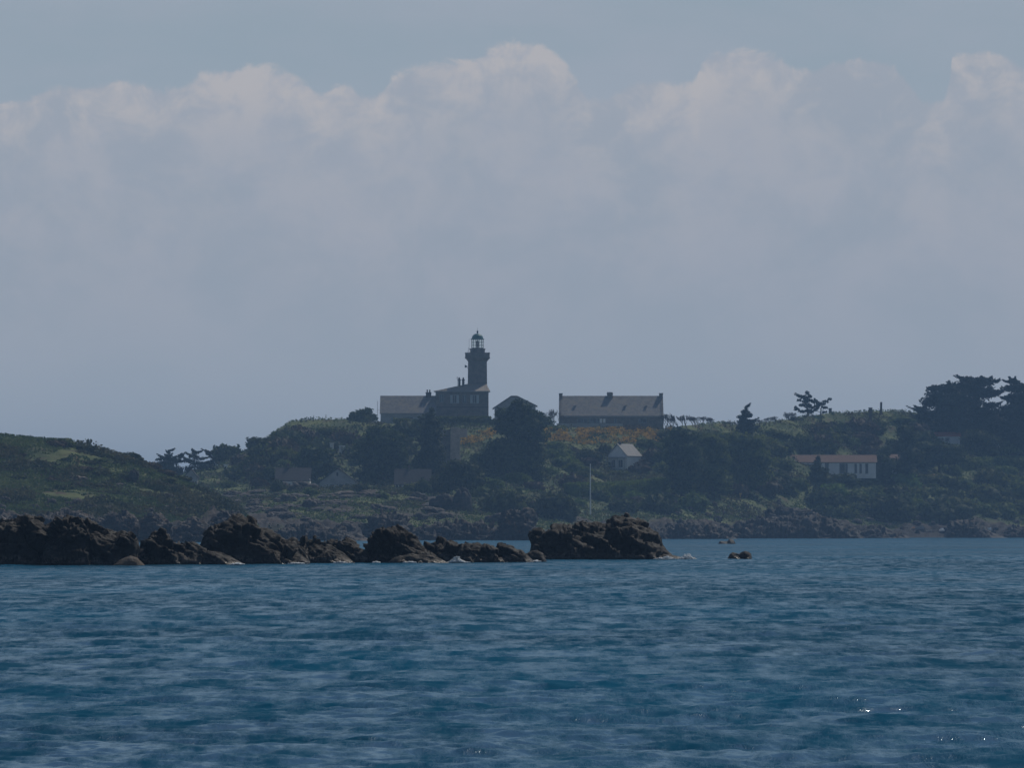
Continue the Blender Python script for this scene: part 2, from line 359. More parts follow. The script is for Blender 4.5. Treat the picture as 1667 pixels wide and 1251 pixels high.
# ------------------------------------------------------------------ sea
SEA_A, SEA_B = (0.0004, 0.056, 0.112), (0.0008, 0.084, 0.166)
BF, BC, FA, FB, FS, FM = 0.003, 0.015, 0.34, 1.0, 0.38, 0.43
def sea_material():
    """deep teal water; wave faces mirror only part of the sky because the chop hides its own grazing facets"""
    m = bpy.data.materials.new('sea_water'); m.use_nodes = True; t = NT(m.node_tree)
    out = t.n('ShaderNodeOutputMaterial'); df = t.n('ShaderNodeBsdfDiffuse'); gl = t.n('ShaderNodeBsdfGlossy'); mx = t.n('ShaderNodeMixShader')
    pos = t.n('ShaderNodeNewGeometry').outputs['Position']
    def mp(sx, sy, rz=0.0):
        q = t.n('ShaderNodeMapping'); q.inputs['Scale'].default_value = (sx, sy, 1); q.inputs['Rotation'].default_value = (0, 0, rz); t.l(pos, q.inputs[0]); return q.outputs[0]
    t.l(t.mix(t.smooth(t.noise(mp(.2, .08), 0.4, 4.0), 0.35, 0.65), SEA_A, SEA_B), df.inputs[0])
    st = t.smooth(t.noise(mp(1.0, 0.24, .06), 1.4, 7.0, 0.74), 0.38, 0.62)       # rough and smooth streaks of water
    big = t.smooth(t.noise(mp(.06, .035, .1), 1.0, 4.0, 0.6), 0.36, 0.64)
    t.l(t.math('MULTIPLY_ADD', st, 0.12, 0.12), gl.inputs['Roughness']); gl.inputs[0].default_value = (0.76, 0.90, 1, 1)
    hh = t.math('ADD', t.math('MULTIPLY', t.noise(mp(1, 1, .3), 4.0, 2.0, 0.5), BF), t.math('MULTIPLY', t.noise(mp(1, .8, -.2), 1.1, 3.0, 0.5), BC))
    bn = t.n('ShaderNodeBump'); bn.inputs['Distance'].default_value = 1.0; bn.inputs['Strength'].default_value = 1.0
    t.l(t.math('MULTIPLY', hh, t.math('MULTIPLY', t.math('MULTIPLY_ADD', st, 1.2, 0.3), t.math('MULTIPLY_ADD', big, 0.6, 0.6))), bn.inputs['Height'])
    t.l(bn.outputs[0], df.inputs['Normal']); t.l(bn.outputs[0], gl.inputs['Normal'])
    fr = t.n('ShaderNodeFresnel'); fr.inputs[0].default_value = 1.333; t.l(bn.outputs[0], fr.inputs['Normal'])
    t.l(t.math('MULTIPLY', t.smooth(fr.outputs[0], FA, FB), t.math('MULTIPLY', t.math('MULTIPLY_ADD', st, -FS, FM), t.math('MULTIPLY_ADD', big, -0.35, 1.18))), mx.inputs[0])
    t.l(df.outputs[0], mx.inputs[1]); t.l(gl.outputs[0], mx.inputs[2]); t.l(mx.outputs[0], out.inputs[0])
    return m
def build_sea():
    near = np.geomspace(23, 60, 640); mid = np.concatenate([np.geomspace(60, 300, 820)[1:], np.geomspace(300, 1400, 160)[1:]]); far = np.geomspace(1400, 5200, 24)[1:]
    rad = np.concatenate([[1.5, 4, 8, 13, 18], near, mid, far])
    dense = np.linspace(-0.118, 0.118, 600); side = np.linspace(0.118, math.pi, 60)[1:]
    ang = np.concatenate([-side[::-1][1:], dense, side])          # closes at +pi == -pi
    A, R = np.meshgrid(ang, rad); X = R * np.sin(A); Y = R * np.cos(A)
    dr = np.gradient(rad)[:, None] * np.ones_like(A); da = np.gradient(ang)[None, :] * R
    X = X.astype(np.float32); Y = Y.astype(np.float32); Z = np.zeros_like(X); rg = np.random.default_rng(5)
    G = 0.75 + 0.9 * fbm(np.stack([X * 0.05, Y * 0.02, 0 * X], -1), 3, 3)      # gusts: rougher and calmer bands
    G = np.clip(G, 0.45, 1.0)
    for i in range(130):
        L = math.exp(rg.uniform(math.log(0.14), math.log(0.8))); th = rg.normal(-1.45, 0.75); k = 2 * math.pi / L
        a = 0.021 / k * rg.uniform(0.4, 1.3); 
        if L > 2.0: a *= 0.8
        kx, ky = k * math.cos(th), k * math.sin(th)
        dmp = np.clip((L / 2.6 / np.maximum(dr * abs(math.sin(th)) + 1e-6, 1e-6)) - 0.6, 0, 1) * np.clip((L / 2.6 / np.maximum(da * abs(math.cos(th)), 1e-6)) - 0.6, 0, 1)
        ph = kx * X + ky * Y + rg.uniform(0, 6.28)
        Z += a * dmp * G * (np.cos(ph) + 0.22 * np.cos(2 * ph))
    for i in range(40):
        L = math.exp(rg.uniform(math.log(1.1), math.log(5.0))); th = rg.normal(-1.45, 0.6); k = 2 * math.pi / L; kx, ky = k * math.cos(th), k * math.sin(th)
        dmp = np.clip((L / 2.6 / np.maximum(dr * abs(math.sin(th)) + 1e-6, 1e-6)) - 0.6, 0, 1) * np.clip((L / 2.6 / np.maximum(da * abs(math.cos(th)), 1e-6)) - 0.6, 0, 1)
        Z += 0.010 / k * dmp * G * np.cos(kx * X + ky * Y + rg.uniform(0, 6.28))
    n, mcol = X.shape
    V = np.stack([X, Y, Z], -1).reshape(-1, 3)
    i = np.arange(n - 1)[:, None] * mcol + np.arange(mcol - 1)[None, :]
    Q = np.stack([i, i + 1, i + mcol + 1, i + mcol], -1).reshape(-1, 4)
    i2 = np.arange(n - 1) * mcol; Q2 = np.stack([i2 + mcol - 1, i2, i2 + mcol, i2 + 2 * mcol - 1], -1)
    c = len(V); V = np.vstack([V, [[0, 0, 0]]]); j = np.arange(mcol); T3 = np.stack([np.full(mcol, c), (j + 1) % mcol, j], -1)
    me = mesh_np('sea', V, [np.vstack([Q, Q2])[:, ::-1], T3], smooth=True)
    return tag(link('sea', me, sea_material()), kind='structure')
build_sea()

# ------------------------------------------------------------------ terrain
class Terrain:
    def __init__(s, name, pxs, keys, ts_key, table, D0, D1, amp, seed, rockt, nrow=260):
        s.px = np.asarray(pxs, float); t_in = np.linspace(0, 1, nrow)
        tab = np.array(table, float); prof = np.array([[np.interp(p, keys, tab[:, k]) for k in range(tab.shape[1])] for p in s.px])
        D0v = np.interp(s.px, D0[0], D0[1]); D1v = np.interp(s.px, D1[0], D1[1])
        rows = []
        for t in t_in:
            py = np.array([np.interp(t, ts_key, pr) for pr in prof]); D = D0v + (D1v - D0v) * t
            rows.append((D, np.array([zat(a, b) for a, b in zip(py, D)]), t))
        zc = rows[-1][1]
        pre = [(D0v - 10, np.full_like(zc, -1.8), -0.1), (D0v - 2, np.full_like(zc, -0.8), -0.02)]
        post = [(D1v + 12, zc, 1.1), (D1v + 28, zc, 1.2), (D1v + 45, zc - 0.6, 1.3), (D1v + 80, zc * 0.7, 1.4), (D1v + 130, zc * 0.25, 1.5), (D1v + 170, zc * 0 - 1.8, 1.6)]
        rows = pre + rows + post
        D = np.array([r[0] for r in rows]); Z = np.array([r[1] for r in rows]); tt = np.array([r[2] for r in rows]); s.t = tt
        X = (s.px[None, :] - CX) / F / math.cos(PITCH) * D
        P = np.stack([X, D, np.zeros_like(X)], -1)
        w_ = np.clip((tt - 0.0) / 0.05, 0, 1)[:, None]
        rk = np.clip((rockt(s.px)[None, :] - tt[:, None]) / 0.09 + 0.5 + 1.9 * fbm(P * np.array([0.09, 0.04, 1]), 3, seed + 9), 0, 1)
        bump = fbm(P * 0.11, 4, seed) * amp + fbm(P * 0.5, 3, seed + 4) * amp * 0.3
        f1, f2, cid = voro(P * np.array([0.16, 0.10, 1]), seed + 2); f1b, f2b, cidb = voro(P * np.array([0.5, 0.3, 1]), seed + 7)
        f1c, f2c, cidc = voro(P * np.array([0.9, 0.6, 1]), seed + 12)
        rocky = (cid - 0.4) * 1.5 * np.clip((f2 - f1) * 4, 0, 1) + (cidb - 0.5) * 1.1 * np.clip((f2b - f1b) * 4, 0, 1) + (cidc - 0.5) * 0.6 + 0.3 * ridged(P * 0.35, 3, seed + 14)
        flat = np.where((tt > 0.93) & (tt < 1.35), 0.25, 1.0)[:, None]
        Z = Z + w_ * (bump * flat + rocky * rk * flat)
        s.D = D; s.Z = Z; s.X = X
        n, m = X.shape; V = np.stack([X, D, Z], -1).reshape(-1, 3)
        i = np.arange(n - 1)[:, None] * m + np.arange(m - 1)[None, :]
        Q = np.stack([i, i + 1, i + m + 1, i + m], -1).reshape(-1, 4)
        me = mesh_np(name, V, Q, smooth=True); add_attr(me, 'rock', rk.ravel()); s.rk = rk
        s.obj = tag(link(name, me, M['ground']), kind='structure')
        s.PY = HOR - (Z - CAMH) / D * F
    def pt(s, px, t):
        fi = np.interp(px, s.px, np.arange(len(s.px))); fj = np.interp(t, s.t, np.arange(len(s.t)))
        i, j = int(min(fi, len(s.px) - 2)), int(min(fj, len(s.t) - 2)); u, v = fi - i, fj - j
        def b(A): return (A[j, i] * (1 - u) + A[j, i + 1] * u) * (1 - v) + (A[j + 1, i] * (1 - u) + A[j + 1, i + 1] * u) * v
        return Vector((b(s.X), b(s.D), b(s.Z)))
    def ground(s, px, py):
        i = int(round(np.interp(px, s.px, np.arange(len(s.px)))))
        col = s.PY[:, i]; ok = np.where((col <= py) & (s.t >= 0))[0]
        if len(ok) == 0: return s.pt(px, 1.0)
        j = ok[0]
        if j == 0: return s.pt(px, 0.0)
        a, b = col[j - 1], col[j]; f = 0 if abs(a - b) < 1e-6 else min(1, max(0, (a - py) / (a - b)))
        return s.pt(px, s.t[j - 1] + (s.t[j] - s.t[j - 1]) * f)

def ground_material():
    m = bpy.data.materials.new('island_ground'); m.use_nodes = True; t = NT(m.node_tree)
    out = t.n('ShaderNodeOutputMaterial'); b = t.n('ShaderNodeBsdfPrincipled'); t.l(b.outputs[0], out.inputs[0])
    pos = t.n('ShaderNodeNewGeometry').outputs['Position']; at_ = t.n('ShaderNodeAttribute', attribute_name='rock')
    g = t.mix(t.smooth(t.noise(pos, 0.12, 5.0, 0.6), 0.38, 0.62), (0.055, 0.082, 0.03), (0.14, 0.165, 0.06))
    g = t.mix(t.smooth(t.noise(pos, 0.3, 5.0, 0.65), 0.52, 0.66), g, (0.09, 0.072, 0.045))
    r = t.mix(t.smooth(t.noise(pos, 0.35, 8.0, 0.7, 0.6), 0.38, 0.62), (0.028, 0.025, 0.024), (0.095, 0.08, 0.068))
    r = t.mix(t.smooth(t.noise(pos, 0.9, 5.0, 0.7), 0.55, 0.68), r, (0.10, 0.062, 0.035))
    sz = t.n('ShaderNodeSeparateXYZ'); t.l(pos, sz.inputs[0])
    r = t.mix(t.smooth(t.math('ADD', sz.outputs[2], t.math('MULTIPLY', t.noise(pos, 0.2, 3.0), 2.0)), 5.2, 2.8), r, (0.035, 0.033, 0.032))
    t.l(t.mix(at_.outputs['Fac'], g, r), b.inputs['Base Color']); b.inputs['Roughness'].default_value = 0.9; b.inputs['Specular IOR Level'].default_value = 0.2
    bn = t.n('ShaderNodeBump'); bn.inputs['Distance'].default_value = 0.25; t.l(t.noise(pos, 1.6, 8.0, 0.7), bn.inputs['Height']); t.l(bn.outputs[0], b.inputs['Normal'])
    return m
M['ground'] = ground_material()

TS = [0, .06, .2, .35, .5, .65, .8, .92, 1]
KEYS = [-700, 200, 340, 475, 600, 700, 800, 900, 1000, 1100, 1200, 1300, 1400, 1500, 1667, 2400]
TAB = [[880, 876, 870, 860, 850, 840, 830, 820, 812],
       [880, 876, 868, 845, 825, 808, 795, 785, 778],
       [880, 873, 858, 832, 812, 800, 788, 775, 768],
       [880, 870, 850, 824, 803, 797, 762, 715, 690],
       [880, 870, 850, 822, 803, 798, 762, 715, 691],
       [880, 872, 856, 834, 815, 800, 762, 712, 693],
       [880, 874, 862, 845, 825, 790, 750, 710, 693],
       [879, 872, 858, 840, 822, 790, 748, 712, 696],
       [878, 870, 856, 840, 820, 792, 762, 712, 700],
       [877, 872, 856, 840, 815, 785, 750, 720, 700],
       [877, 872, 860, 845, 815, 785, 745, 712, 694],
       [876, 870, 858, 842, 810, 780, 745, 702, 680],
       [876, 870, 862, 845, 815, 782, 745, 702, 672],
       [876, 872, 862, 842, 810, 775, 740, 702, 674],
       [875, 870, 858, 835, 800, 765, 738, 718, 706],
       [875, 870, 858, 835, 805, 775, 755, 740, 730]]
EXTRA = {355: 756, 380: 748, 420: 728, 450: 708, 475: 690}
# finer crest line on the left shoulder of the hill
CREST = [(-700, 812), (200, 778), (300, 772), (340, 766), (358, 755), (385, 742), (420, 724), (448, 704), (470, 688), (500, 684), (560, 683), (600, 688), (640, 691), (900, 695), (1080, 700),
         (1110, 693), (1160, 690), (1210, 692), (1260, 687), (1300, 679), (1350, 674), (1400, 671), (1450, 669), (1490, 672), (1530, 684), (1600, 700), (1667, 706), (2400, 730)]
cols = sorted(set(KEYS + [p for p, _ in CREST]))
tab2 = []
for c in cols:
    row = [float(np.interp(c, KEYS, [r[k] for r in TAB])) for k in range(len(TS))]
    cr = float(np.interp(c, [p for p, _ in CREST], [q for _, q in CREST])); old = row[-1]
    if 200 < c < 475:
        row[5] = max(row[5], cr + 14); row[6] = max(min(row[6], 800), cr + 10); row[7] = cr + 4
        if c > 350: row[7] = cr + 14; row[6] = cr + 32
    row[-1] = cr; tab2.append(row)
D0T = ([-700, 200, 800, 900, 1000, 1100, 1200, 1300, 1667, 2400], [831, 831, 831, 895, 970, 1012, 1050, 1110, 1190, 1190])
D1T = ([-700, 1080, 1300, 1667, 2400], [1215, 1215, 1265, 1340, 1340])
isl = Terrain('hill_terrain', np.concatenate([np.arange(-700, 300, 20), np.arange(300, 1700, 2.5), np.arange(1700, 2401, 20)]), cols, TS, tab2, D0T, D1T, 0.55, 21,
              lambda p: np.interp(p, [-700, 300, 420, 640, 720, 860, 1000, 1150, 1250, 1400, 1667], [.3, .30, .24, .22, .24, .20, .22, .30, .27, .24, .27]))
HT = [[883, 880, 872, 850, 822, 790, 755, 722, 705],
      [883, 880, 872, 850, 824, 795, 760, 726, 711],
      [883, 880, 872, 852, 828, 802, 770, 736, 720],
      [883, 880, 872, 855, 834, 808, 780, 756, 742],
      [883, 881, 874, 860, 842, 822, 800, 778, 768],
      [883, 882, 876, 868, 850, 832, 815, 800, 793],
      [884, 883, 880, 874, 862, 850, 840, 830, 822],
      [896, 896, 896, 896, 896, 896, 896, 896, 896]]
head = Terrain('headland_terrain', np.concatenate([np.arange(-900, -20, 20), np.arange(-20, 460, 2)]), [-900, 0, 100, 190, 260, 320, 380, 458], TS, HT,
               ([-900, 458], [690, 690]), ([-900, 458], [860, 830]), 0.5, 55, lambda p: np.interp(p, [-900, 150, 300, 400], [.22, .3, .45, 1.0]))

# ------------------------------------------------------------------ foliage pieces
def leaf_quads(C, size, N=None, rg=RNG, flat=0.0, aspect=1.6):
    """random leaf shaped quads at centres C"""
    n = len(C); a = rg.normal(size=(n, 3)); a[:, 2] *= (1 - flat * 0.6); a /= np.linalg.norm(a, axis=1)[:, None]
    b = rg.normal(size=(n, 3)); b -= (b * a).sum(1)[:, None] * a; b /= np.linalg.norm(b, axis=1)[:, None]
    sz = size * rg.uniform(0.55, 1.35, n)[:, None]; a = a * sz * aspect * 0.5; b = b * sz * 0.5
    V = np.stack([C - a, C + b * 0.9 + a * 0.1, C + a, C - b * 0.9 - a * 0.1], 1).reshape(-1, 3)
    return V, np.arange(4 * n).reshape(-1, 4)
_ico = {}
def ico(sub):
    if sub not in _ico:
        import bmesh
        bm = bmesh.new(); bmesh.ops.create_icosphere(bm, subdivisions=sub, radius=1.0)
        _ico[sub] = (np.array([v.co[:] for v in bm.verts]), np.array([[v.index for v in f.verts] for f in bm.faces])); bm.free()
    return _ico[sub]
def crown_mesh(name, blobs, leaf=0.45, dens=1.6, core=0.72, seed=0, flat=0.0, coresub=3):
    """blobs: (x, y, z, rx, ry, rz). A ragged mass of small leaf clumps round uneven cores"""
    rg = np.random.default_rng(seed + 100); Vs = []; Qs = []; Ts = []; n = 0; Vc, Fc = ico(coresub)
    for k, (x, y, z, rx, ry, rz) in enumerate(blobs):
        R = np.array([rx, ry, rz]); c = np.array([x, y, z])
        area = 4 * math.pi * ((rx * ry) ** 1.6 / 3 + (rx * rz) ** 1.6 / 3 + (ry * rz) ** 1.6 / 3) ** (1 / 1.6)
        cnt = int(area * dens / (leaf * leaf)) + 8
        dv = rg.normal(size=(cnt, 3)); dv /= np.linalg.norm(dv, axis=1)[:, None]
        lump = 1 + 0.28 * fbm(dv * 1.7 + k * 3.1 + seed, 2, seed) + 0.16 * vnoise(dv * 5 + k, seed + 3)
        keep = vnoise(dv * 3.2 + 7 * k, seed + 8) > -0.55
        pr = c + dv * R * (lump * rg.uniform(0.72, 1.06, cnt))[:, None]
        pr = pr[keep]; V, Q = leaf_quads(pr, leaf, rg=rg, flat=flat); Vs.append(V); Qs.append(Q + n); n += len(V)
        if core:
            lc = 1 + 0.28 * fbm(Vc * 1.7 + k * 3.1 + seed, 2, seed) + 0.16 * vnoise(Vc * 5 + k, seed + 3)
            V = c + Vc * R * (core * lc)[:, None]; Vs.append(V); Ts.append(Fc + n); n += len(V)
    return mesh_np(name, np.vstack(Vs), [np.vstack(Qs)] + ([np.vstack(Ts)] if Ts else []))

BUSH = []; REP = []
for k in range(6):
    rg = random.Random(k); bl = [(0, 0, 0.45, 0.8, 0.8, 0.62)]
    for q in range(5): bl.append((rg.uniform(-.55, .55), rg.uniform(-.5, .5), rg.uniform(.3, .75), rg.uniform(.3, .5), rg.uniform(.3, .5), rg.uniform(.25, .42)))
    BUSH.append([tuple(v * 2.2 for v in b) for b in bl])
BM = {}
def bush(px, py, wpx, hpx, mat='leaf_dark', name='bush', label='', group=None, cat='bush', terr=None, var=None, embed=0.25):
    """a bush whose foot is seen at (px, py); size from its width and height in the photo"""
    p = (terr or isl).ground(px, py); s = F / p.y
    k = var if var is not None else random.randrange(6); key = (k, mat)
    if key not in BM:
        me = crown_mesh('bush', BUSH[k], leaf=0.42, dens=1.5, core=0.8, seed=k * 7 + 3); me.materials.append(M[mat]); BM[key] = me
    o = link(name, BM[key]); w_, h_ = wpx / s, hpx / s
    o.location = p - Vector((0, -w_ * 0.2, h_ * embed * 0.6)); o.scale = (w_ / 4.4, w_ / 4.4, h_ * (1 + embed * .5) / 2.75); o.rotation_euler = (0, 0, random.uniform(-0.5, 0.5))
    if group: REP.append((o, px, py, wpx, mat))
    return tag(o, label, cat, group)

def tree(name, label, base, blobs, mat='leaf_dark', leaf=0.45, dens=1.5, core=0.7, D=None, group=None, cat='tree', trunk=0.3, seed=1, spikes=0, flat=0.0, terr=None, lean=0.0):
    """blobs: (px, py, rx_px, ry_px) of the crown as seen; base: pixel of the foot"""
    p = at(base[0], base[1], D) if D else (terr or isl).ground(*base); s = F / p.y; rg = random.Random(seed)
    root = thing(name, label, cat, p, 0, group); bl = []
    for (bx, by, rx, ry) in blobs:
        r = min(rx, ry * 1.6 + 2) / s
        bl.append(((bx - base[0]) / s, rg.uniform(-0.5, 0.5) * r, (base[1] - by) / s, rx / s, max(r, rx / s * 0.6), ry / s))
    ext = []
    for k in range(spikes):
        b = rg.choice(bl); a = rg.uniform(-0.4, math.pi + 0.4); L = rg.uniform(0.7, 1.5)
        x = b[0] + math.cos(a) * b[3] * 0.95; z = b[2] + math.sin(a) * b[5] * 0.9; y = b[1] + rg.uniform(-1, 1) * b[4] * .8
        for q in range(4):
            f = q / 3.0
            ext.append((x + math.cos(a) * L * f * 1.3, y, z + (0.25 + 0.3 * f) * L * f + 0.1, 0.50 * (1.15 - f * .7), 0.4, 0.2 * (1.15 - f * .7)))
    cm_ = crown_mesh('crown', bl, leaf, dens, core, seed, flat, coresub=2 if len(bl) > 6 else 3)
    if ext:
        em = crown_mesh('tmp', ext, leaf * 0.6, dens * 1.0, 0.6, seed + 1, flat, coresub=1)
        import bmesh
        b2 = bmesh.new(); b2.from_mesh(cm_); b2.from_mesh(em); b2.to_mesh(cm_); b2.free(); bpy.data.meshes.remove(em)
    link('crown', cm_, M[mat], root)
    tb = MB(); topz = max(b[2] for b in bl); tx = sum(b[0] for b in bl if b[2] > topz * 0.6) / max(1, sum(1 for b in bl if b[2] > topz * 0.6))
    path = [(0, 0, -0.6), (tx * .2 + .1, .05, topz * .3), (tx * .55 - .1, -.05, topz * .6), (tx, 0, topz * .95)]
    tb.tube(path, [trunk * 1.3, trunk, trunk * .65, trunk * .2], 7)
    for b in bl:
        f = max(0.15, min(0.9, (b[2] - b[3] * .5) / max(topz, .1))); q = Vector((tx * f, 0, topz * f * .9))
        e = Vector(b[:3]); tb.tube([q, (q + e) / 2 - Vector((0, 0, .1)), e], [trunk * .35, trunk * .25, trunk * .1], 5)
    tb.build('trunk', M['bark'], root)
    return root

def bare_tree(name, label, base, hpx, wpx, D=None, group=None, seed=1, lean=0.0, depth=5, cat='tree', terr=None):
    p = at(base[0], base[1], D) if D else (terr or isl).ground(*base); s = F / p.y; rg = random.Random(seed)
    root = thing(name, label, cat, p, 0, group); tb = MB(); br = MB(); H = hpx / s; W = wpx / s
    def grow(q, dr, L, r, lv, mb):
        e = q + dr * L; mb.tube([q, (q + e) / 2 + Vector((rg.uniform(-1, 1), rg.uniform(-1, 1), 0)) * L * .08, e], [r, r * .8, r * .6], 4)
        if lv <= 0: return
        for k in range(rg.choice((2, 3, 3))):
            nd = (dr + Vector((rg.uniform(-1, 1) * (W / H) * 1.3 + lean, rg.uniform(-.8, .8), rg.uniform(-.15, .7))) * 0.75).normalized()
            grow(q.lerp(e, rg.uniform(.6, 1)), nd, L * rg.uniform(.6, .85), max(r * .6, 0.042), lv - 1, br)
    for k in range(3): grow(Vector((rg.uniform(-.25, .25) * W, 0, -0.3)), Vector((lean + rg.uniform(-.4, .4), rg.uniform(-.2, .2), 1)).normalized(), H * .32, 0.12, depth, tb)
    tb.build('trunk', M['bare'], root); br.build('branches', M['bare'], root)
    return root

# ------------------------------------------------------------------ rocks
def ridge_rock(name, label, prof, Dw, depth, mat='reef', jag=1.0, seed=0, group=None, cat='rock', step=None, dip=0.45, under=0.8, cell=0.7, pw=2.2, big=1.0):
    """a rock or ledge standing in the water at distance Dw. prof: its outline in photo pixels"""
    kk = shore_dist(Dw) / Dw; Dw = shore_dist(Dw); depth *= kk; under *= kk
    Dc = Dw + depth * 0.5; s = F / Dc; x0, x1 = prof[0][0], prof[-1][0]
    step = (step or 0) * kk or max(0.07 * kk, (x1 - x0) / s / 220); nu = max(16, int((x1 - x0) / s / step)); nv = max(14, min(90, int(depth * 1.6 / step)))
    U = np.linspace(x0, x1, nu); Hh = np.array([zat(np.interp(u, [a for a, _ in prof], [b for _, b in prof]), Dc) for u in U]); Hh = np.maximum(Hh, 0.0)
    vv = np.linspace(-1, 1, nv); Ug, Vg = np.meshgrid(U, vv); Hg = np.broadcast_to(Hh, Ug.shape)
    edge = np.clip(np.minimum(U - x0, x1 - U) / ((x1 - x0) * 0.18), 0, 1) ** 0.5; dl = 0.35 + 0.65 * edge
    cs = (1 - np.abs(Vg) ** pw) ** 0.75
    X = np.array([[xat(u, Dc) for u in U]] * nv); Yc = Dc + Vg * depth / 2 * dl[None, :]
    Z = -under + (Hg + under) * cs
    P = np.stack([X, Yc, Z], -1)
    ca, sa = math.cos(dip), math.sin(dip); off = seed * 13.7
    Q = np.stack([(X * ca - Z * sa) * 0.45, Yc * 0.5, (X * sa + Z * ca) * 1.1], -1) / kk + off     # layered, dipping
    Qw = Q + 0.25 * np.stack([fbm(Q * 1.3, 2, seed + 20), fbm(Q * 1.3, 2, seed + 21), fbm(Q * 1.3, 2, seed + 22)], -1)
    n2 = fbm(Q * 2.2, 5, seed + 3, 0.62)
    v1, e1 = facets(Qw * cell * 1.0, seed + 1); v2, e2 = facets(Qw * cell * 2.6, seed + 2); v3, e3 = facets(Qw * cell * 6.0, seed + 4)
    dsp = (1.05 * big * v1 + 0.50 * v2 + 0.20 * v3 - 0.22 * e1 - 0.12 * e2 - 0.05 * e3 + 0.10 * n2) * 0.75 * jag * kk * np.clip(Hg * 0.5 / kk, 0.12, 1.0)
    gx = np.gradient(P, axis=1); gy = np.gradient(P, axis=0); N = np.cross(gx, gy); N /= np.maximum(np.linalg.norm(N, axis=-1), 1e-9)[..., None]
    ew = np.clip(np.minimum(Ug - x0, x1 - Ug) / ((x1 - x0) * 0.04), 0, 1)
    P = P + N * (dsp * ew)[..., None]
    P[..., 2] = np.maximum(P[..., 2], -under - 0.3)
    V = P.reshape(-1, 3); i = np.arange(nv - 1)[:, None] * nu + np.arange(nu - 1)[None, :]
    F4 = np.stack([i, i + 1, i + nu + 1, i + nu], -1).reshape(-1, 4)
    c = np.array([V[:, 0].mean(), V[:, 1].mean(), 0.0]); me = mesh_np(name, V - c, F4, smooth=False)
    return tag(link(name, me, M[mat], loc=Vector(c)), label, cat, group)

BLD = {}
def boulder(px, py, wpx, hpx, mat='shore', label='', group=None, terr=None, var=0, name='boulder', deep=0.8, sink=0.25):
    """a boulder resting on the ground, foot seen at (px, py)"""
    p = (terr or isl).ground(px, py); s = F / p.y; key = (var, mat)
    if key not in BLD:
        Vc, Fc = ico(5); off = var * 5.3; f1, f2, cid = voro(Vc * 1.1 + off, var)
        r = 1 + 0.26 * fbm(Vc * 1.1 + off, 3, var) + 0.22 * (cid - .5) - 0.16 * np.exp(-(f2 - f1) * 8) + 0.05 * fbm(Vc * 7 + off, 3, var + 2)
        V = Vc * r[:, None]; V[:, 2] = np.where(V[:, 2] < 0, V[:, 2] * .5, V[:, 2]); me = mesh_np('boulder', V, Fc, smooth=True); me.materials.append(M[mat]); BLD[key] = me
    o = link(name, BLD[key]); w_, h_ = wpx / s / 2, hpx / s
    o.location = p + Vector((0, w_ * .5, -h_ * sink * .5)); o.scale = (w_ / 1.05, w_ * deep, h_ * (1 + sink * .5) / 1.1); o.rotation_euler = (0, 0, random.uniform(-.4, .4))
    if group: REP.append((o, px, py, wpx, mat))
    return tag(o, label, 'boulder', group)

# ---- the reef in the foreground
ridge_rock('sea_rock', 'blocky dark reef rock at the far left edge with a flat broken top', [(-60, 905), (-40, 860), (-5, 845), (20, 843), (45, 848), (62, 852), (75, 866), (92, 900), (100, 920)], 371, 7, seed=1, cell=.5)
ridge_rock('sea_rock', 'tallest rounded left reef rock with pale bird-stained crest', [(68, 921), (76, 872), (92, 852), (104, 846), (124, 842), (138, 844), (152, 852), (172, 862), (192, 872), (212, 880), (220, 895), (226, 920)], 369, 6.5, seed=2, cell=.55)
ridge_rock('sea_rock', 'small smooth pale boulder at the waterline beside the tall left rock', [(184, 921), (196, 912), (212, 905), (224, 909), (236, 921)], 367.5, 2.0, 'reef_pale', jag=.15, seed=3)
ridge_rock('sea_rock', 'low dark reef rock right of the smooth pale boulder', [(205, 920), (222, 898), (236, 873), (246, 866), (262, 869), (278, 882), (300, 880), (320, 890), (345, 910), (356, 919)], 374, 6, seed=4)
ridge_rock('sea_rock', 'broad domed ridge rock left of centre, widest rock of the reef', [(318, 919), (330, 893), (338, 868), (356, 860), (372, 850), (392, 844), (412, 848), (432, 861), (450, 872), (478, 880), (492, 898), (505, 916)], 381, 8, seed=5, cell=.45, dip=.5)
ridge_rock('sea_rock', 'low pale-footed slab at the water in front of the domed ridge', [(296, 919), (312, 905), (330, 895), (352, 897), (374, 906), (398, 919)], 374, 3.0, seed=16, jag=.7)
ridge_rock('sea_rock', 'low slab rock sloping right beside the water gap', [(470, 917), (480, 884), (492, 874), (512, 873), (530, 882), (546, 893), (562, 905), (578, 917)], 390, 6, seed=6, dip=.6)
ridge_rock('sea_rock', 'thin dipping slab ending at the water gap', [(520, 917), (532, 888), (545, 879), (566, 882), (584, 892), (598, 899), (608, 916)], 393, 4.5, seed=7, dip=.6)
ridge_rock('sea_rock', 'upright blocky rock with a flat top right of the water gap', [(592, 916), (597, 884), (602, 871), (618, 866), (640, 864), (656, 868), (668, 880), (682, 892), (700, 900), (712, 916)], 393, 5, seed=8, cell=.7, pw=3)
ridge_rock('sea_rock', 'low dark hump right of the upright blocky rock', [(660, 915), (672, 890), (690, 880), (712, 879), (730, 886), (750, 893), (768, 912)], 400, 5, seed=9)
ridge_rock('sea_rock', 'long low ledge sloping right behind the breaking foam', [(738, 915), (748, 892), (766, 888), (800, 890), (830, 894), (850, 900), (868, 913)], 399, 5, seed=10, dip=.6)
ridge_rock('sea_rock', 'pale-footed low shelf left of the breaking foam', [(630, 917), (650, 904), (684, 900), (706, 904), (730, 917)], 391, 2.5, seed=17, jag=.6)
ridge_rock('sea_rock', 'small round knob at the right end of the long ledge', [(846, 915), (852, 903), (862, 896), (874, 896), (884, 902), (890, 914)], 403, 2.0, seed=11, jag=.5)
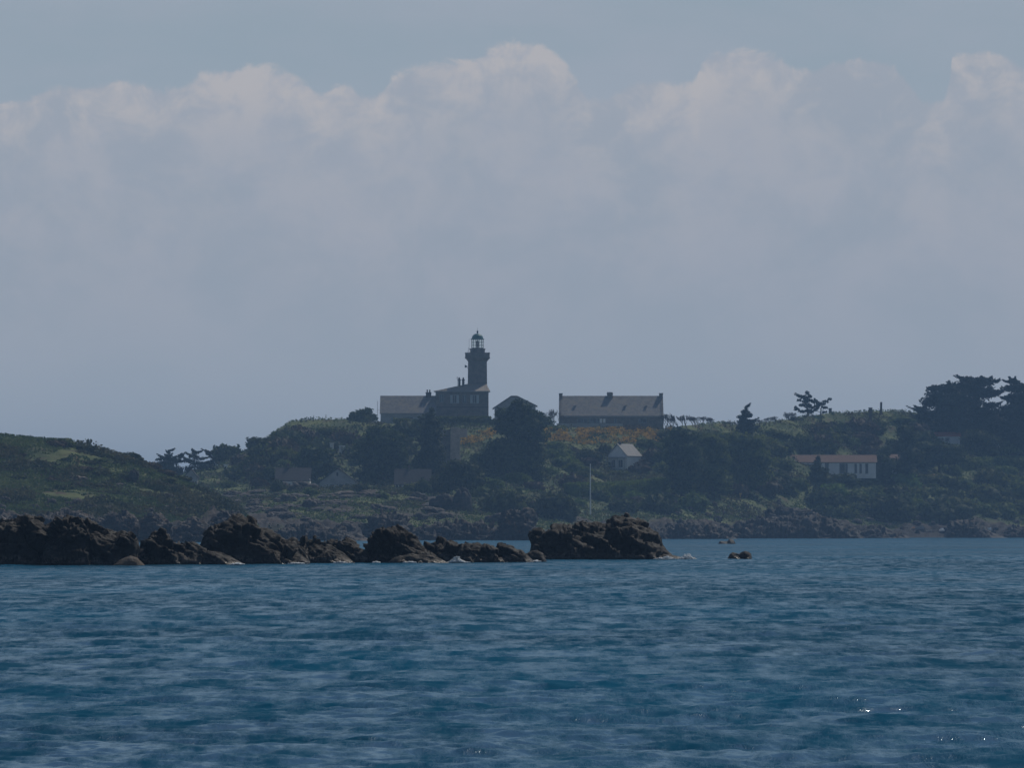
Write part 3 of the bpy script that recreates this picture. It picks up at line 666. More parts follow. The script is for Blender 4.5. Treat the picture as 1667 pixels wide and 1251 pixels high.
ridge_rock('sea_rock', 'big dark craggy rock right of centre, largest of the reef', [(858, 911), (866, 885), (863, 876), (872, 868), (890, 867), (905, 858), (925, 850), (955, 849), (985, 852), (998, 841), (1020, 840), (1040, 846), (1060, 856), (1072, 870), (1076, 884), (1088, 898), (1100, 909)], 432, 11, jag=1.1, big=.38, seed=12, cell=.4, dip=.35, step=.075)
ridge_rock('sea_rock', 'low wet fringe rock at the right foot of the craggy rock', [(1040, 911), (1062, 900), (1085, 902), (1108, 906), (1118, 911)], 433, 2.5, seed=18, jag=.5)
ridge_rock('sea_rock', 'small two-humped dark rock alone in open water', [(1184, 910), (1192, 900), (1204, 901), (1213, 897), (1220, 898), (1224, 910)], 436, 2.0, seed=13, jag=.5, cell=1.4)
ridge_rock('sea_rock', 'tiny far rock low in the water below the far shore', [(1169, 886), (1172, 882), (1184, 882), (1188, 878), (1194, 879), (1198, 886)], 795, 4, seed=14, jag=.3, mat='wetrock')
ridge_rock('sea_rock', 'small wet stone in the foam right of the craggy rock', [(1126, 911), (1130, 907), (1134, 911)], 434, 1.0, seed=15, jag=.15)

# ---- rocks at the foot of the island and the headland
FAR = [
    ('dark rounded rock at the shore above the small dipping ledge', [(802, 881), (815, 858), (822, 838), (840, 833), (862, 834), (870, 848), (876, 870), (884, 881)], 985, 14, 'darkrock'),
    ('long low shore rock right behind the craggy reef rock', [(1035, 878), (1060, 866), (1100, 856), (1150, 855), (1180, 864), (1200, 878)], 1085, 18, 'darkrock'),
    ('large hump-backed shore rock left of the bare beach', [(1176, 877), (1200, 860), (1228, 850), (1260, 846), (1300, 844), (1345, 848), (1378, 858), (1404, 877)], 1130, 24, 'darkrock'),
    ('upper hump of shore rock with a pale lit top', [(1235, 860), (1250, 838), (1270, 830), (1296, 829), (1330, 838), (1352, 858)], 1150, 16, 'darkrock'),
    ('low flat shore rock right of the hump-backed rock', [(1380, 876), (1400, 866), (1430, 862), (1460, 868), (1480, 876)], 1160, 16, 'darkrock'),
    ('dark domed rock between the small boats', [(1538, 876), (1541, 866), (1546, 857), (1560, 851), (1585, 852), (1600, 864), (1614, 871), (1640, 876)], 1180, 18, 'darkrock'),
    ('low dark rock at the right edge of the shore', [(1618, 876), (1640, 864), (1680, 860), (1730, 866), (1760, 876)], 1190, 16, 'darkrock'),
    ('dark rock mass below the grass in the centre shore', [(590, 881), (604, 846), (620, 836), (650, 838), (664, 856), (680, 881)], 985, 16, 'darkrock'),
    ('low shore ledge below the big twin boulders', [(640, 881), (680, 862), (740, 852), (800, 858), (826, 881)], 990, 16, 'darkrock'),
    ('smooth grey shore slab left of centre', [(430, 883), (450, 866), (490, 860), (540, 864), (580, 872), (612, 883)], 960, 16, 'darkrock'),
]
for k, (lb, pr, Dw, dp, mt) in enumerate(FAR):
    ridge_rock('shore_rock', lb, pr, Dw, dp, mt, jag=1.5, seed=30 + k, cell=.8, step=.2, dip=.15, pw=2.6)
NEARL = [
    ('squarish dark boulder left of the headland foot pair', [(160, 886), (166, 850), (178, 838), (200, 836), (220, 842), (226, 860), (232, 886)], 893, 12),
    ('squarish dark boulder right of the headland foot pair', [(228, 886), (234, 848), (246, 838), (262, 840), (276, 852), (282, 886)], 891, 11),
    ('jagged grey rock between the headland and the domed ridge', [(276, 886), (290, 862), (300, 852), (318, 848), (336, 856), (350, 870), (372, 886)], 887, 12),
    ('dark knobbly rock above the domed ridge rock', [(330, 886), (348, 850), (362, 834), (380, 832), (392, 842), (420, 886)], 900, 14),
    ('low broken rocks behind the tall left reef rock', [(-60, 886), (-20, 850), (30, 838), (70, 840), (120, 834), (160, 842), (190, 886)], 896, 13),
]
for k, (lb, pr, Dw, dp) in enumerate(NEARL):
    ridge_rock('shore_rock', lb, pr, Dw, dp, 'shore', jag=1.2, seed=50 + k, cell=.8, step=.15, dip=.3)

# named boulders on the island
boulder(492, 801, 58, 21, 'darkrock', 'large dark whale-backed boulder on the grass shelf with a gull on top', var=1)
boulder(456, 796, 34, 12, 'darkrock', 'low flat dark boulder left of the whale-backed boulder', var=2)
boulder(748, 832, 46, 42, 'darkrock', 'taller right boulder of the big dark pair above the shore', var=3)
boulder(720, 832, 44, 33, 'darkrock', 'lower left boulder of the big dark pair above the shore', var=4)
boulder(808, 834, 26, 11, 'shore', 'pale flat boulder with a white gull standing on it', var=2)
boulder(552, 808, 76, 10, 'shore', 'long flat pinkish slab lit by the sun in front of the gabled house', var=2)
boulder(480, 812, 60, 9, 'shore', 'flat sunlit slab below the whale-backed boulder', var=0)
boulder(642, 824, 40, 9, 'shore', 'low pale slab in the grass right of centre shelf', var=1)
boulder(697, 833, 34, 9, 'shore', 'low grey boulder left of the big dark pair', var=4)
boulder(1228, 877, 22, 6, 'shore', 'small smooth tan boulder at the far waterline', var=2)
boulder(215, 786, 26, 24, 'shore', 'upright pale pointed boulder on the headland slope', terr=head, var=3)
boulder(124, 784, 40, 12, 'shore', 'wide pale boulder on the left of the headland slope', terr=head, var=1)
boulder(190, 793, 26, 7, 'shore', 'low pale slab below the pointed headland boulder', terr=head, var=2)
rr = random.Random(3)
for k in range(46):
    px = rr.uniform(345, 860); py = rr.uniform(808, 872)
    if 690 < px < 780 and py < 836: continue
    wd = rr.uniform(14, 44)
    boulder(px, py, wd, wd * rr.uniform(.25, .5), rr.choice(['shore', 'shore', 'darkrock']), 'weathered granite boulder on the rocky shelf above the central shore', 'boulders on the central shore shelf', var=rr.randrange(5))
for k in range(60):
    px = rr.uniform(350, 720); py = rr.uniform(803, 846); wd = rr.uniform(24, 62)
    boulder(px, py, wd, wd * rr.uniform(.12, .22), rr.choice(['shore', 'shore', 'darkrock']), 'flat slab', 'flat slabs on the central grass shelf', var=rr.randrange(5))
for k in range(34):
    px = rr.uniform(-10, 350); py = rr.uniform(800, 866) if px > 120 else rr.uniform(815, 850)
    wd = rr.uniform(10, 34)
    boulder(px, py, wd, wd * rr.uniform(.3, .55), 'shore', 'weathered boulder among the rocks at the foot of the green headland', 'boulders at the headland foot', terr=head, var=rr.randrange(5))
for k in range(14):
    px = rr.uniform(10, 260); py = rr.uniform(755, 800); wd = rr.uniform(7, 16)
    boulder(px, py, wd, wd * rr.uniform(.3, .6), 'shore', 'small pale stone showing through the grass of the headland', 'stones on the headland slope', terr=head, var=rr.randrange(5))
for k in range(70):
    px = rr.uniform(1075, 1275); py = rr.uniform(822, 862); wd = rr.uniform(5, 14)
    boulder(px, py, wd, wd * rr.uniform(.4, .8), 'shore', 'small grey stone of the rubble bank above the right hand shore', 'rubble stones on the shore bank', var=rr.randrange(5))
for k in range(30):
    px = rr.uniform(1380, 1667); py = rr.uniform(836, 870); wd = rr.uniform(8, 26)
    boulder(px, py, wd, wd * rr.uniform(.3, .6), rr.choice(['shore', 'darkrock']), 'grey rock along the shaded shore at the right', 'rocks along the right shore', var=rr.randrange(5))

# ------------------------------------------------------------------ buildings
def win(parent, x, z, w_, h_, y=0.0, panes=2, fm='frame', pm='glass', label=None, sill=True):
    fr = MB(); t = 0.09
    fr.box(x - w_ / 2, x + w_ / 2, y - .05, y + .03, z, z + t); fr.box(x - w_ / 2, x + w_ / 2, y - .05, y + .03, z + h_ - t, z + h_)
    for q in range(panes + 1):
        xx = x - w_ / 2 + (w_ - t) * q / panes; fr.box(xx, xx + t, y - .048, y + .03, z + t, z + h_ - t)
    f = fr.build('window', M[fm], parent)
    MB().box(x - w_ / 2 + t, x + w_ / 2 - t, y - .025, y + .02, z + t, z + h_ - t).build('pane', M[pm], f)
    if label: f['label'] = label
    return f
def chimney(parent, x, y, z, w_, d_, h_, pots=2, ph=.7, mat='brick', low=1.5):
    c = MB().box(x - w_ / 2, x + w_ / 2, y - d_ / 2, y + d_ / 2, z - low, z + h_).box(x - w_ / 2 - .08, x + w_ / 2 + .08, y - d_ / 2 - .08, y + d_ / 2 + .08, z + h_, z + h_ + .18).build('chimney', M[mat], parent)
    for q in range(pots):
        px = x + (q - (pots - 1) / 2) * (w_ / max(pots, 1)) * .95
        MB().lathe([(.19, z + h_ + .18), (.15, z + h_ + ph * .8), (.2, z + h_ + ph)], 8, px, y).build('chimney_pot', M['pot'], c)
    return c
def gable_shell(w_, d_, hw, hr, along='x', base=-2.0, left_hip=0, right_hip=0):
    m = MB()
    if along == 'x':
        m.add([(0, 0, base), (w_, 0, base), (w_, d_, base), (0, d_, base), (0, 0, hw), (w_, 0, hw), (w_, d_, hw), (0, d_, hw), (0, d_ / 2, hw + hr - .12), (w_, d_ / 2, hw + hr - .12)],
              [(0, 1, 5, 4), (1, 2, 6, 9, 5), (2, 3, 7, 6), (3, 0, 4, 8, 7), (4, 5, 9, 8), (6, 7, 8, 9), (0, 3, 2, 1)])
    else:
        m.add([(0, 0, base), (w_, 0, base), (w_, d_, base), (0, d_, base), (0, 0, hw), (w_, 0, hw), (w_, d_, hw), (0, d_, hw), (w_ / 2, 0, hw + hr - .12), (w_ / 2, d_, hw + hr - .12)],
              [(0, 1, 5, 8, 4), (1, 2, 6, 5), (2, 3, 7, 9, 6), (3, 0, 4, 7), (5, 6, 9, 8), (4, 8, 9, 7), (0, 3, 2, 1)])
    return m
def gable_roof(w_, d_, hw, hr, along='x', ov=.25, th=.16, lift=0.02):
    """two thick roof planes meeting at the ridge"""
    m = MB()
    if along == 'x': span, ln = d_, w_
    else: span, ln = w_, d_
    sl = hr / (span / 2); e = -ov * sl
    for sgn in (0, 1):
        if sgn == 0: a = (-ov, hw + e); b = (span / 2, hw + hr)
        else: a = (span + ov, hw + e); b = (span / 2, hw + hr)
        vs = []
        for l in (-ov, ln + ov):
            for (q, z) in (a, b):
                for dz in (lift, lift + th):
                    vs.append((l, q, z + dz) if along == 'x' else (q, l, z + dz))
        m.add(vs, [(0, 1, 3, 2), (4, 6, 7, 5), (0, 4, 5, 1), (2, 3, 7, 6), (1, 5, 7, 3), (0, 2, 6, 4)])
    return m

DH = 1232.0; SH = F / DH                  # the plateau with the lighthouse
def hp(px, py, D=DH): return at(px, py, D)
# keeper's house
b0 = hp(709, 690); kh = thing('keepers_house', "square stone keeper's house with low hipped roof around the lighthouse base", 'house', b0)
W = (795 - 709) / SH; Hw = (690 - 637) / SH; Dp = 11.0
MB().box(0, W, 0, Dp, -2, Hw).build('wall', M['granite_wall'], kh)
ex = .45; rz = 12.5 / SH; rf = MB()
rf.add([(-ex, -ex, Hw), (W + ex, -ex, Hw), (W + ex, Dp + ex, Hw), (-ex, Dp + ex, Hw), (W - 5.2, 4.0, Hw + rz), (W - .5, 4.0, Hw + rz), (W - .5, Dp - 2, Hw + rz), (W - 5.2, Dp - 2, Hw + rz)],
       [(0, 1, 5, 4), (1, 2, 6, 5), (2, 3, 7, 6), (3, 0, 4, 7), (4, 5, 6, 7), (0, 3, 2, 1)])
rfo = rf.build('roof', M['zinc'], kh)
g = MB()
for k in range(1, 22):
    f = k / 22; x0 = -ex + (W + 2 * ex) * f; x1 = (W - 5.2) + 4.7 * f
    g.tube([(x0, -ex, Hw + .03), (x1, 4.0, Hw + rz + .03)], .035, 4)
g.build('roof_seam', M['zinc'], rfo)
MB().box(-ex + .003, W + ex - .003, -ex - .06, -ex + .25, Hw - .22, Hw - .004).build('gutter', M['grey'], kh)
for wx in (740, 772.5):
    w1 = win(kh, (wx - 709) / SH, (690 - 657) / SH, 1.05, 2.1, 0, 2, 'shutter')
    for sgn in (-1, 1):
        MB().box((wx - 709) / SH + sgn * .82 - .27, (wx - 709) / SH + sgn * .82 + .27, -.06, 0.0, (690 - 657) / SH, (690 - 657) / SH + 2.1).build('shutter', M['shutter'], w1)
win(kh, (719 - 709) / SH, (690 - 655) / SH, 1.0, 1.9, 0, 2, 'shutter_blue')
win(kh, (756 - 709) / SH, (690 - 656) / SH, .9, 1.9, 0, 2, 'shutter_blue')
MB().box(0.02, W - .02, -.08, -.001, (690 - 664) / SH, (690 - 662.5) / SH).build('string_course', M['brick'], kh)
for k, cx in enumerate((747.5, 754)):
    c = MB().box((cx - 2 - 709) / SH, (cx + 2 - 709) / SH, 2.4, 3.1, Hw, (690 - 619) / SH).box((cx - 2.7 - 709) / SH, (cx + 2.7 - 709) / SH, 2.3, 3.2, (690 - 619) / SH, (690 - 617.6) / SH).build('chimney', M['brick'], kh)
    MB().lathe([(.3, (690 - 617.6) / SH), (.2, (690 - 615.6) / SH), (.1, (690 - 614) / SH)], 8, (cx - 709) / SH, 2.75).build('chimney_pot', M['pot'], c)
an = MB().tube([((744.5 - 709) / SH, 2.7, Hw), ((744.5 - 709) / SH, 2.7, (690 - 613) / SH)], .04, 4)
for q in range(3): an.tube([((742.5 - 709) / SH, 2.7, (690 - 614 - q) / SH), ((747 - 709) / SH, 2.7, (690 - 614 - q) / SH)], .03, 4)
an.build('tv_aerial', M['iron'], kh)

# lighthouse tower
TX = 777.0; tb_ = hp(TX, 640); lh = thing('lighthouse', 'tall square granite lighthouse tower with a glazed lantern and green copper dome', 'lighthouse', tb_ + Vector((0, 6.6, 0)))
def tz(py): return (640 - py) / (F / (DH + 6.6)) + (tb_.z * 0)
tz0 = tb_.z
def TZ(py): return zat(py, DH + 6.6) - tz0
def TW(px): return px / (F / (DH + 6.6))
MB().frust(0, 0, -4, TZ(589), TW(16.2), TW(16.2), TW(15.2), TW(15.2)).build('shaft', M['tower_stone'], lh)
cb = MB()
zz = [589, 587, 585, 583.5]; ww = [15.2, 16.6, 18.2, 19.6]
for k in range(3): cb.frust(0, 0, TZ(zz[k]), TZ(zz[k + 1]), TW(ww[k]), TW(ww[k]), TW(ww[k + 1]), TW(ww[k + 1]))
cb.box(-TW(20.4), TW(20.4), -TW(20.4), TW(20.4), TZ(583.5), TZ(582.6)).build('cornice', M['tower_stone'], lh)
pp = MB()
a_ = TW(19.8); th = .3
for (x0, x1, y0, y1) in ((-a_, a_, -a_, -a_ + th), (-a_, a_, a_ - th, a_), (-a_, -a_ + th, -a_ + th, a_ - th), (a_ - th, a_, -a_ + th, a_ - th)): pp.box(x0, x1, y0, y1, TZ(582.6), TZ(575.8))
pp.build('parapet', M['tower_stone'], lh)
cp = MB(); a2 = a_ + .1; t2 = th + .2
for (x0, x1, y0, y1) in ((-a2, a2, -a2, -a2 + t2), (-a2, a2, a2 - t2, a2), (-a2, -a2 + t2, -a2 + t2, a2 - t2), (a2 - t2, a2, -a2 + t2, a2 - t2)): cp.box(x0, x1, y0, y1, TZ(575.8), TZ(575))
cp.build('coping', M['tower_stone'], lh)
MB().lathe([(TW(12.2), TZ(582.6)), (TW(12.0), TZ(569.5)), (TW(13.2), TZ(569.3)), (TW(13.2), TZ(568))], 24).build('watch_room', M['tower_stone'], lh)
lan = MB().lathe([(TW(10.0), TZ(568)), (TW(10.0), TZ(566.8))], 12)
for k in range(12):
    a = 2 * math.pi * (k + .5) / 12; r = TW(9.8)
    lan.tube([(r * math.cos(a), r * math.sin(a), TZ(567)), (r * math.cos(a), r * math.sin(a), TZ(553))], .07, 5)
for z in (557.5, 562.5):
    ring = [(TW(9.8) * math.cos(2 * math.pi * k / 12 + .26), TW(9.8) * math.sin(2 * math.pi * k / 12 + .26), TZ(z)) for k in range(13)]
    lan.tube(ring, .035, 4)
lano = lan.build('lantern_frame', M['iron'], lh)
gm = bpy.data.materials.new('lantern_glass'); gm.use_nodes = True; t = NT(gm.node_tree)
o_ = t.n('ShaderNodeOutputMaterial'); tr = t.n('ShaderNodeBsdfTransparent'); gl = t.n('ShaderNodeBsdfGlossy'); gl.inputs['Roughness'].default_value = 0.05
tr.inputs[0].default_value = (0.92, 0.95, 0.93, 1); mx = t.n('ShaderNodeMixShader'); mx.inputs[0].default_value = 0.10
t.l(tr.outputs[0], mx.inputs[1]); t.l(gl.outputs[0], mx.inputs[2]); t.l(mx.outputs[0], o_.inputs[0])
gv = []; gf = []
for k in range(12):
    a = 2 * math.pi * (k + .5) / 12; gv += [(TW(9.7) * math.cos(a), TW(9.7) * math.sin(a), TZ(566.7)), (TW(9.7) * math.cos(a), TW(9.7) * math.sin(a), TZ(553))]
for k in range(12): j = (k + 1) % 12; gf.append((2 * k, 2 * j, 2 * j + 1, 2 * k + 1))
MB().add(gv, gf).build('lantern_glazing', gm, lano)
MB().lathe([(TW(1.6), TZ(567)), (TW(1.8), TZ(564.5)), (TW(2.7), TZ(563)), (TW(2.8), TZ(558.5)), (TW(1.8), TZ(556)), (TW(.6), TZ(554.5)), (TW(.5), TZ(553))], 12).build('lens', M['iron'], lano)
dm = [(TW(11), TZ(553)), (TW(11), TZ(551.8)), (TW(9.6), TZ(551.6))] + [(TW(9.4 * math.cos(q)), TZ(551.4 - 8.2 * math.sin(q))) for q in np.linspace(0, 1.4, 9)]
dmo = MB().lathe(dm, 20).build('dome', M['copper'], lh, smooth=False)
MB().lathe([(TW(1.1), TZ(544)), (TW(.9), TZ(542)), (TW(1.6), TZ(540.8)), (TW(1.5), TZ(539.6)), (TW(.5), TZ(538.4)), (.03, TZ(537.8)), (.02, TZ(533))], 8).build('finial', M['iron'], dmo)
for ax, p0, p1 in ((-13.6, 575, 552), (-14.6, 575, 566), (-16.5, 575, 571)):
    MB().tube([(TW(ax), -.6, TZ(582)), (TW(ax), -.6, TZ(p1))], .045, 4).build('antenna', M['grey'], lh)
hn = MB().tube([(TW(-15.2), -1.0, TZ(600)), (TW(-16.8), -1.0, TZ(600)), (TW(-16.8), -1.0, TZ(597.5))], .06, 5)
hn.tube([(TW(-16.3), -1.0, TZ(597)), (TW(-17.3), -1.0, TZ(597)), (TW(-18.4), -1.0, TZ(597)), (TW(-20.2), -1.0, TZ(597))], [.1, .16, .2, .42], 10)
hn.box(TW(-20.6), TW(-20.15), -1.42, -.58, TZ(599.5), TZ(594.4)).build('fog_horn', M['iron'], lh)

# left wing of the lighthouse buildings
b0 = hp(619.5, 690, 1230); aw = thing('slate_roofed_wing', 'long low white-walled house with a dark slate roof left of the lighthouse', 'house', b0)
W = (709 - 619.5) / SH; hw = (690 - 673) / SH; hr = (673 - 645) / SH; dd = 9.4
gable_shell(W, dd, hw, hr).build('wall', M['grey_wall'], aw); gable_roof(W, dd, hw, hr, ov=.2).build('roof', M['slate'], aw)
chimney(aw, (697 - 619.5) / SH, dd / 2, hw + hr, 1.35, 1.0, .85, 2, .85)
win(aw, (666 - 619.5) / SH, (690 - 688) / SH, 1.9, 1.4, 0, 2, 'shutter_blue')
win(aw, (640 - 619.5) / SH, (690 - 686) / SH, 1.0, 1.1, 0, 2, 'grey', 'shutter_blue')
win(aw, (690 - 619.5) / SH, (690 - 686) / SH, 1.0, 1.1, 0, 2, 'grey', 'shutter_blue')
MB().box(-.2, W, -.32, -.2, hw - .22, hw - .06).build('gutter', M['grey'], aw)
p = at(614.5, 690, 1230); ma = MB().tube([(0, 0, -1), (0, 0, 37 / SH)], .05, 5).tube([(0, 0, 22 / SH), (3.6 / SH, 0, 22 / SH)], .04, 4)
tag(ma.build('radio_mast', M['grey'], None, p), 'thin mast standing left of the slate roofed wing', 'mast')

# gabled house right of the lighthouse, half hipped gable towards the sea
b0 = hp(805, 690, 1238); gh = thing('gabled_house', 'gabled house with dark verges and pale walls behind the big dark tree', 'house', b0)
s_ = F / 1238; W = (872 - 805) / s_; hl = (690 - 664) / s_; hR = (690 - 661) / s_; ap = (690 - 646) / s_; xa, xb = (832 - 805) / s_, (842 - 805) / s_; L = 9
sh = MB(); sh.add([(0, 0, -2), (W, 0, -2), (W, 0, hR), (xb, 0, ap - .1), (xa, 0, ap - .1), (0, 0, hl), (0, L, -2), (W, L, -2), (W, L, hR), (xb, L, ap - .1), (xa, L, ap - .1), (0, L, hl)],
                  [(0, 1, 2, 3, 4, 5), (6, 11, 10, 9, 8, 7), (1, 7, 8, 2), (0, 5, 11, 6), (5, 4, 10, 11), (4, 3, 9, 10), (3, 2, 8, 9)])
sh.build('wall', M['grey_wall'], gh)
rf = MB(); o1 = .35
def slab(m, p, q, y0, y1, th=.22):
    m.add([(p[0], y0, p[1]), (q[0], y0, q[1]), (q[0], y1, q[1]), (p[0], y1, p[1]), (p[0], y0, p[1] + th), (q[0], y0, q[1] + th), (q[0], y1, q[1] + th), (p[0], y1, p[1] + th)],
          [(0, 3, 2, 1), (4, 5, 6, 7), (0, 1, 5, 4), (1, 2, 6, 5), (2, 3, 7, 6), (3, 0, 4, 7)])
slab(rf, (-.5, hl - .35), (xa, ap), -.35, L + .3); slab(rf, (xa, ap), (xb, ap), -.352, L + .302); slab(rf, (xb, ap), (W + .45, hR - .2), -.35, L + .3)
rf.build('roof', M['slate'], gh)
MB().box((856 - 805) / s_ - .35, (856 - 805) / s_ + .35, 3, 3.8, hR, hR + 1.5).build('roof_vent', M['brick'], gh)
win(gh, (862 - 805) / s_, (690 - 676) / s_, 1.0, 1.3, 0, 2); win(gh, (838 - 805) / s_, (690 - 662) / s_, .8, 1.0, 0, 1)

# long house with gable stacks
b0 = hp(910.5, 698, 1230); lo = thing('long_stone_house', 'long stone house with a big slate roof and three chimney stacks', 'house', b0)
W = (1080 - 910.5) / SH; hw = (698 - 678.5) / SH; hr = (678.5 - 645) / SH; dd = 11.4
gable_shell(W, dd, hw, hr, base=-2.5).build('wall', M['granite_wall'], lo); gable_roof(W - .9, dd, hw, hr, ov=.02).build('roof', M['slate'], lo).location = (.45, 0, 0)
for k, x in enumerate((.0, W - .55)):
    gp = MB(); th = .55
    gp.add([(x, -.25, hw - .5), (x + th, -.25, hw - .5), (x + th, dd + .25, hw - .5), (x, dd + .25, hw - .5), (x, dd / 2, hw + hr + .35), (x + th, dd / 2, hw + hr + .35), (x, -.25, hw + .1), (x + th, -.25, hw + .1), (x, dd + .25, hw + .1), (x + th, dd + .25, hw + .1)],
           [(0, 3, 8, 4, 6), (1, 7, 5, 9, 2), (6, 4, 5, 7), (4, 8, 9, 5), (0, 6, 7, 1), (3, 2, 9, 8), (0, 1, 2, 3)])
    gp.build('gable_parapet', M['granite_wall'], lo)
chimney(lo, .42, dd / 2, hw + hr, .86, 1.5, .62, 0, mat='granite_wall', low=1.2); chimney(lo, W - .45, dd / 2, hw + hr, .9, 1.5, .68, 0, mat='granite_wall', low=1.2)
chimney(lo, (993.5 - 910.5) / SH, dd / 2, hw + hr, 1.45, 1.2, .65, 4, .45, mat='granite_wall')
for px_, w_, m_ in ((943, 1.0, 'glass'), (947.5, .6, 'glass'), (953, .9, 'glass'), (962, 1.0, 'glass'), (968.5, 1.0, 'glass'), (974, .7, 'glass'), (978.2, .62, 'white'), (983.6, .62, 'white'), (1002, .6, 'glass'), (1043, 1.0, 'glass'), (1049, 1.0, 'glass')):
    win(lo, (px_ - 910.5) / SH, (698 - 689) / SH, w_, 1.1, 0, 1, 'shutter_blue' if m_ == 'glass' else 'frame', m_, label='window with bright light painted as a white pane' if m_ == 'white' else None)  # two panes painted white to stand for the bright light they catch
MB().box(.5, W - .5, -.14, -.02, hw - .2, hw - .06).build('gutter', M['grey'], lo)
for px_ in (936, 1018, 1052): MB().box((px_ - 910.5) / SH - .35, (px_ - 910.5) / SH + .35, 2.3, 2.9, hw + hr * .52, hw + hr * .52 + .06).build('roof_light', M['glass'], lo).rotation_euler = (0, 0, 0)
tw_ = MB().box(-8.2, 8.2, -.12, .12, -1, .62)
tag(tw_.build('terrace_wall', M['grey_wall'], None, at(960, 694, 1222)), 'low pale terrace wall in front of the long stone house', 'wall')

def cottage(name, label, px0, px1, py_base, py_eave, py_ridge, d_, along, wallm, roofm, D=None, rz=0.0, wins=(), ch=(), cat='house', ov=.25):
    g_ = isl.ground((px0 + px1) / 2, py_base); D = D or g_.y; s = F / D; b = at(px0, py_base, D); r = thing(name, label, cat, b, rz)
    W = (px1 - px0) / s; hw = (py_base - py_eave) / s; hr = (py_eave - py_ridge) / s
    gable_shell(W, d_, hw, hr, along, base=-.8).build('wall', M[wallm], r); gable_roof(W, d_, hw, hr, along, ov=ov).build('roof', M[roofm], r)
    for (px, pyb, wp, hpx, panes, fm, pm) in wins: win(r, (px - px0) / s, (py_base - pyb) / s, wp / s, hpx / s, 0, panes, fm, pm)
    for (px, pyr, wp, hpx, n) in ch: chimney(r, (px - px0) / s, d_ / 2 if along == 'x' else 1.2, (py_base - pyr) / s, wp / s, .8, hpx / s, n, .4, low=1.0)
    return r, s, W, hw, hr
# small white cottage with veranda
r, s, W, hw, hr = cottage('white_cottage', 'small white gabled cottage with a sunlit pale roof below the orange gorse', 990, 1024, 764, 742, 724, 7.5, 'y', 'white_wall', 'slate_pale', rz=math.radians(-28),
                          wins=((1000, 762, 7, 13, 2, 'frame', 'glass'), (1013, 762, 8, 13, 2, 'frame', 'glass')), ch=((1007, 724, 3.5, 2, 1),), ov=.3)
v_ = MB().box(-.1, W + .1, -1.3, -.2, hw - .55, hw - .4)
for k in range(4): x = .1 + (W - .2) * k / 3; v_.box(x - .06, x + .06, -1.25, -1.13, -.6, hw - .55)
v_.box(0, W, -1.3, -.05, -.9, -.45).build('veranda', M['grey'], r)
# long white bungalow
r, s, W, hw, hr = cottage('white_bungalow', 'long white bungalow with a red tiled roof and tall windows among the bushes', 1289, 1426, 774, 753, 742, 6.5, 'x', 'white_wall', 'tile', ov=.35,
        wins=[(1304.5, 771, 14, 14, 2, 'grey', 'glass'), (1319, 769, 5, 12, 1, 'shutter_blue', 'glass'), (1346, 773, 6, 19, 1, 'grey', 'glass'), (1371, 772, 9, 17, 1, 'grey', 'glass'), (1378, 772, 4, 17, 1, 'grey', 'glass'),
              (1393, 772, 5, 17, 1, 'frame', 'glass'), (1401, 772, 5, 17, 1, 'frame', 'glass'), (1411, 772, 5, 17, 1, 'grey', 'glass')])
cottage('red_roofed_annex', 'small red tiled annex half hidden by the dark tree right of the bungalow', 1448, 1466, 772, 750, 741, 6, 'x', 'grey_wall', 'tile')
# hut with bright red edge
r, s, W, hw, hr = cottage('small_hut', 'small pale hut with a bright red roof under the tall cypresses', 1523, 1563, 722, 710.5, 704.5, 5, 'x', 'white_wall', 'tile_bright',
        wins=((1532, 719, 9, 6, 2, 'grey', 'glass'), (1542, 719, 7, 6, 1, 'grey', 'glass')))
# hazy houses behind the shelf on the left
cottage('gabled_house', 'grey gabled house behind the flat slab in the left hollow', 520, 580, 806, 786, 763, 8, 'y', 'grey_wall', 'slate_dark', D=1078, wins=((549, 776, 4, 7, 1, 'grey', 'glass'), (556, 797, 6, 8, 1, 'grey', 'glass'), (540, 797, 6, 8, 1, 'grey', 'glass')))
cottage('low_house', 'low grey house behind the whale-backed boulder', 449, 504, 806, 783, 763, 8, 'x', 'white_wall', 'slate_dark', D=1078, wins=((470, 796, 6, 8, 1, 'grey', 'glass'),), ch=((468, 763, 4, 6, 1),))
cottage('brown_house', 'brown-roofed house with a white framed bay at the right of the grass shelf', 643, 700, 812, 789, 765, 8, 'x', 'grey_wall', 'slate_dark', D=1078, wins=((649, 806, 11, 17, 2, 'frame', 'glass'), (661, 806, 8, 16, 2, 'frame', 'glass')), ch=((665, 764, 3, 3, 1),))
cottage('distant_shed', 'small blue-grey gabled shed beyond the headland', 300, 321, 786, 777, 765, 5, 'y', 'grey_wall', 'slate_dark', D=1120, wins=((310, 783, 5, 7, 1, 'grey', 'glass'),))
for px_, py_, lb in ((368, 768, 'small white chimney-like hut above the left hollow'), (540, 736, 'left white chimney block of the pair on the wooded slope'), (556.5, 740, 'right and larger white chimney block on the wooded slope')):
    g_ = isl.ground(px_, py_); s = F / g_.y; q = thing('white_chimney_block', lb, 'chimney', g_)
    hh = 10 / s if px_ < 400 else 13 / s; ww = 3.0 / s if px_ < 550 else 4.2 / s
    MB().box(-ww, ww, -ww, ww, -1, hh).build('stack', M['white_wall'], q); MB().box(-ww - .12, ww + .12, -ww - .12, ww + .12, hh, hh + .2).build('cap', M['white'], q)

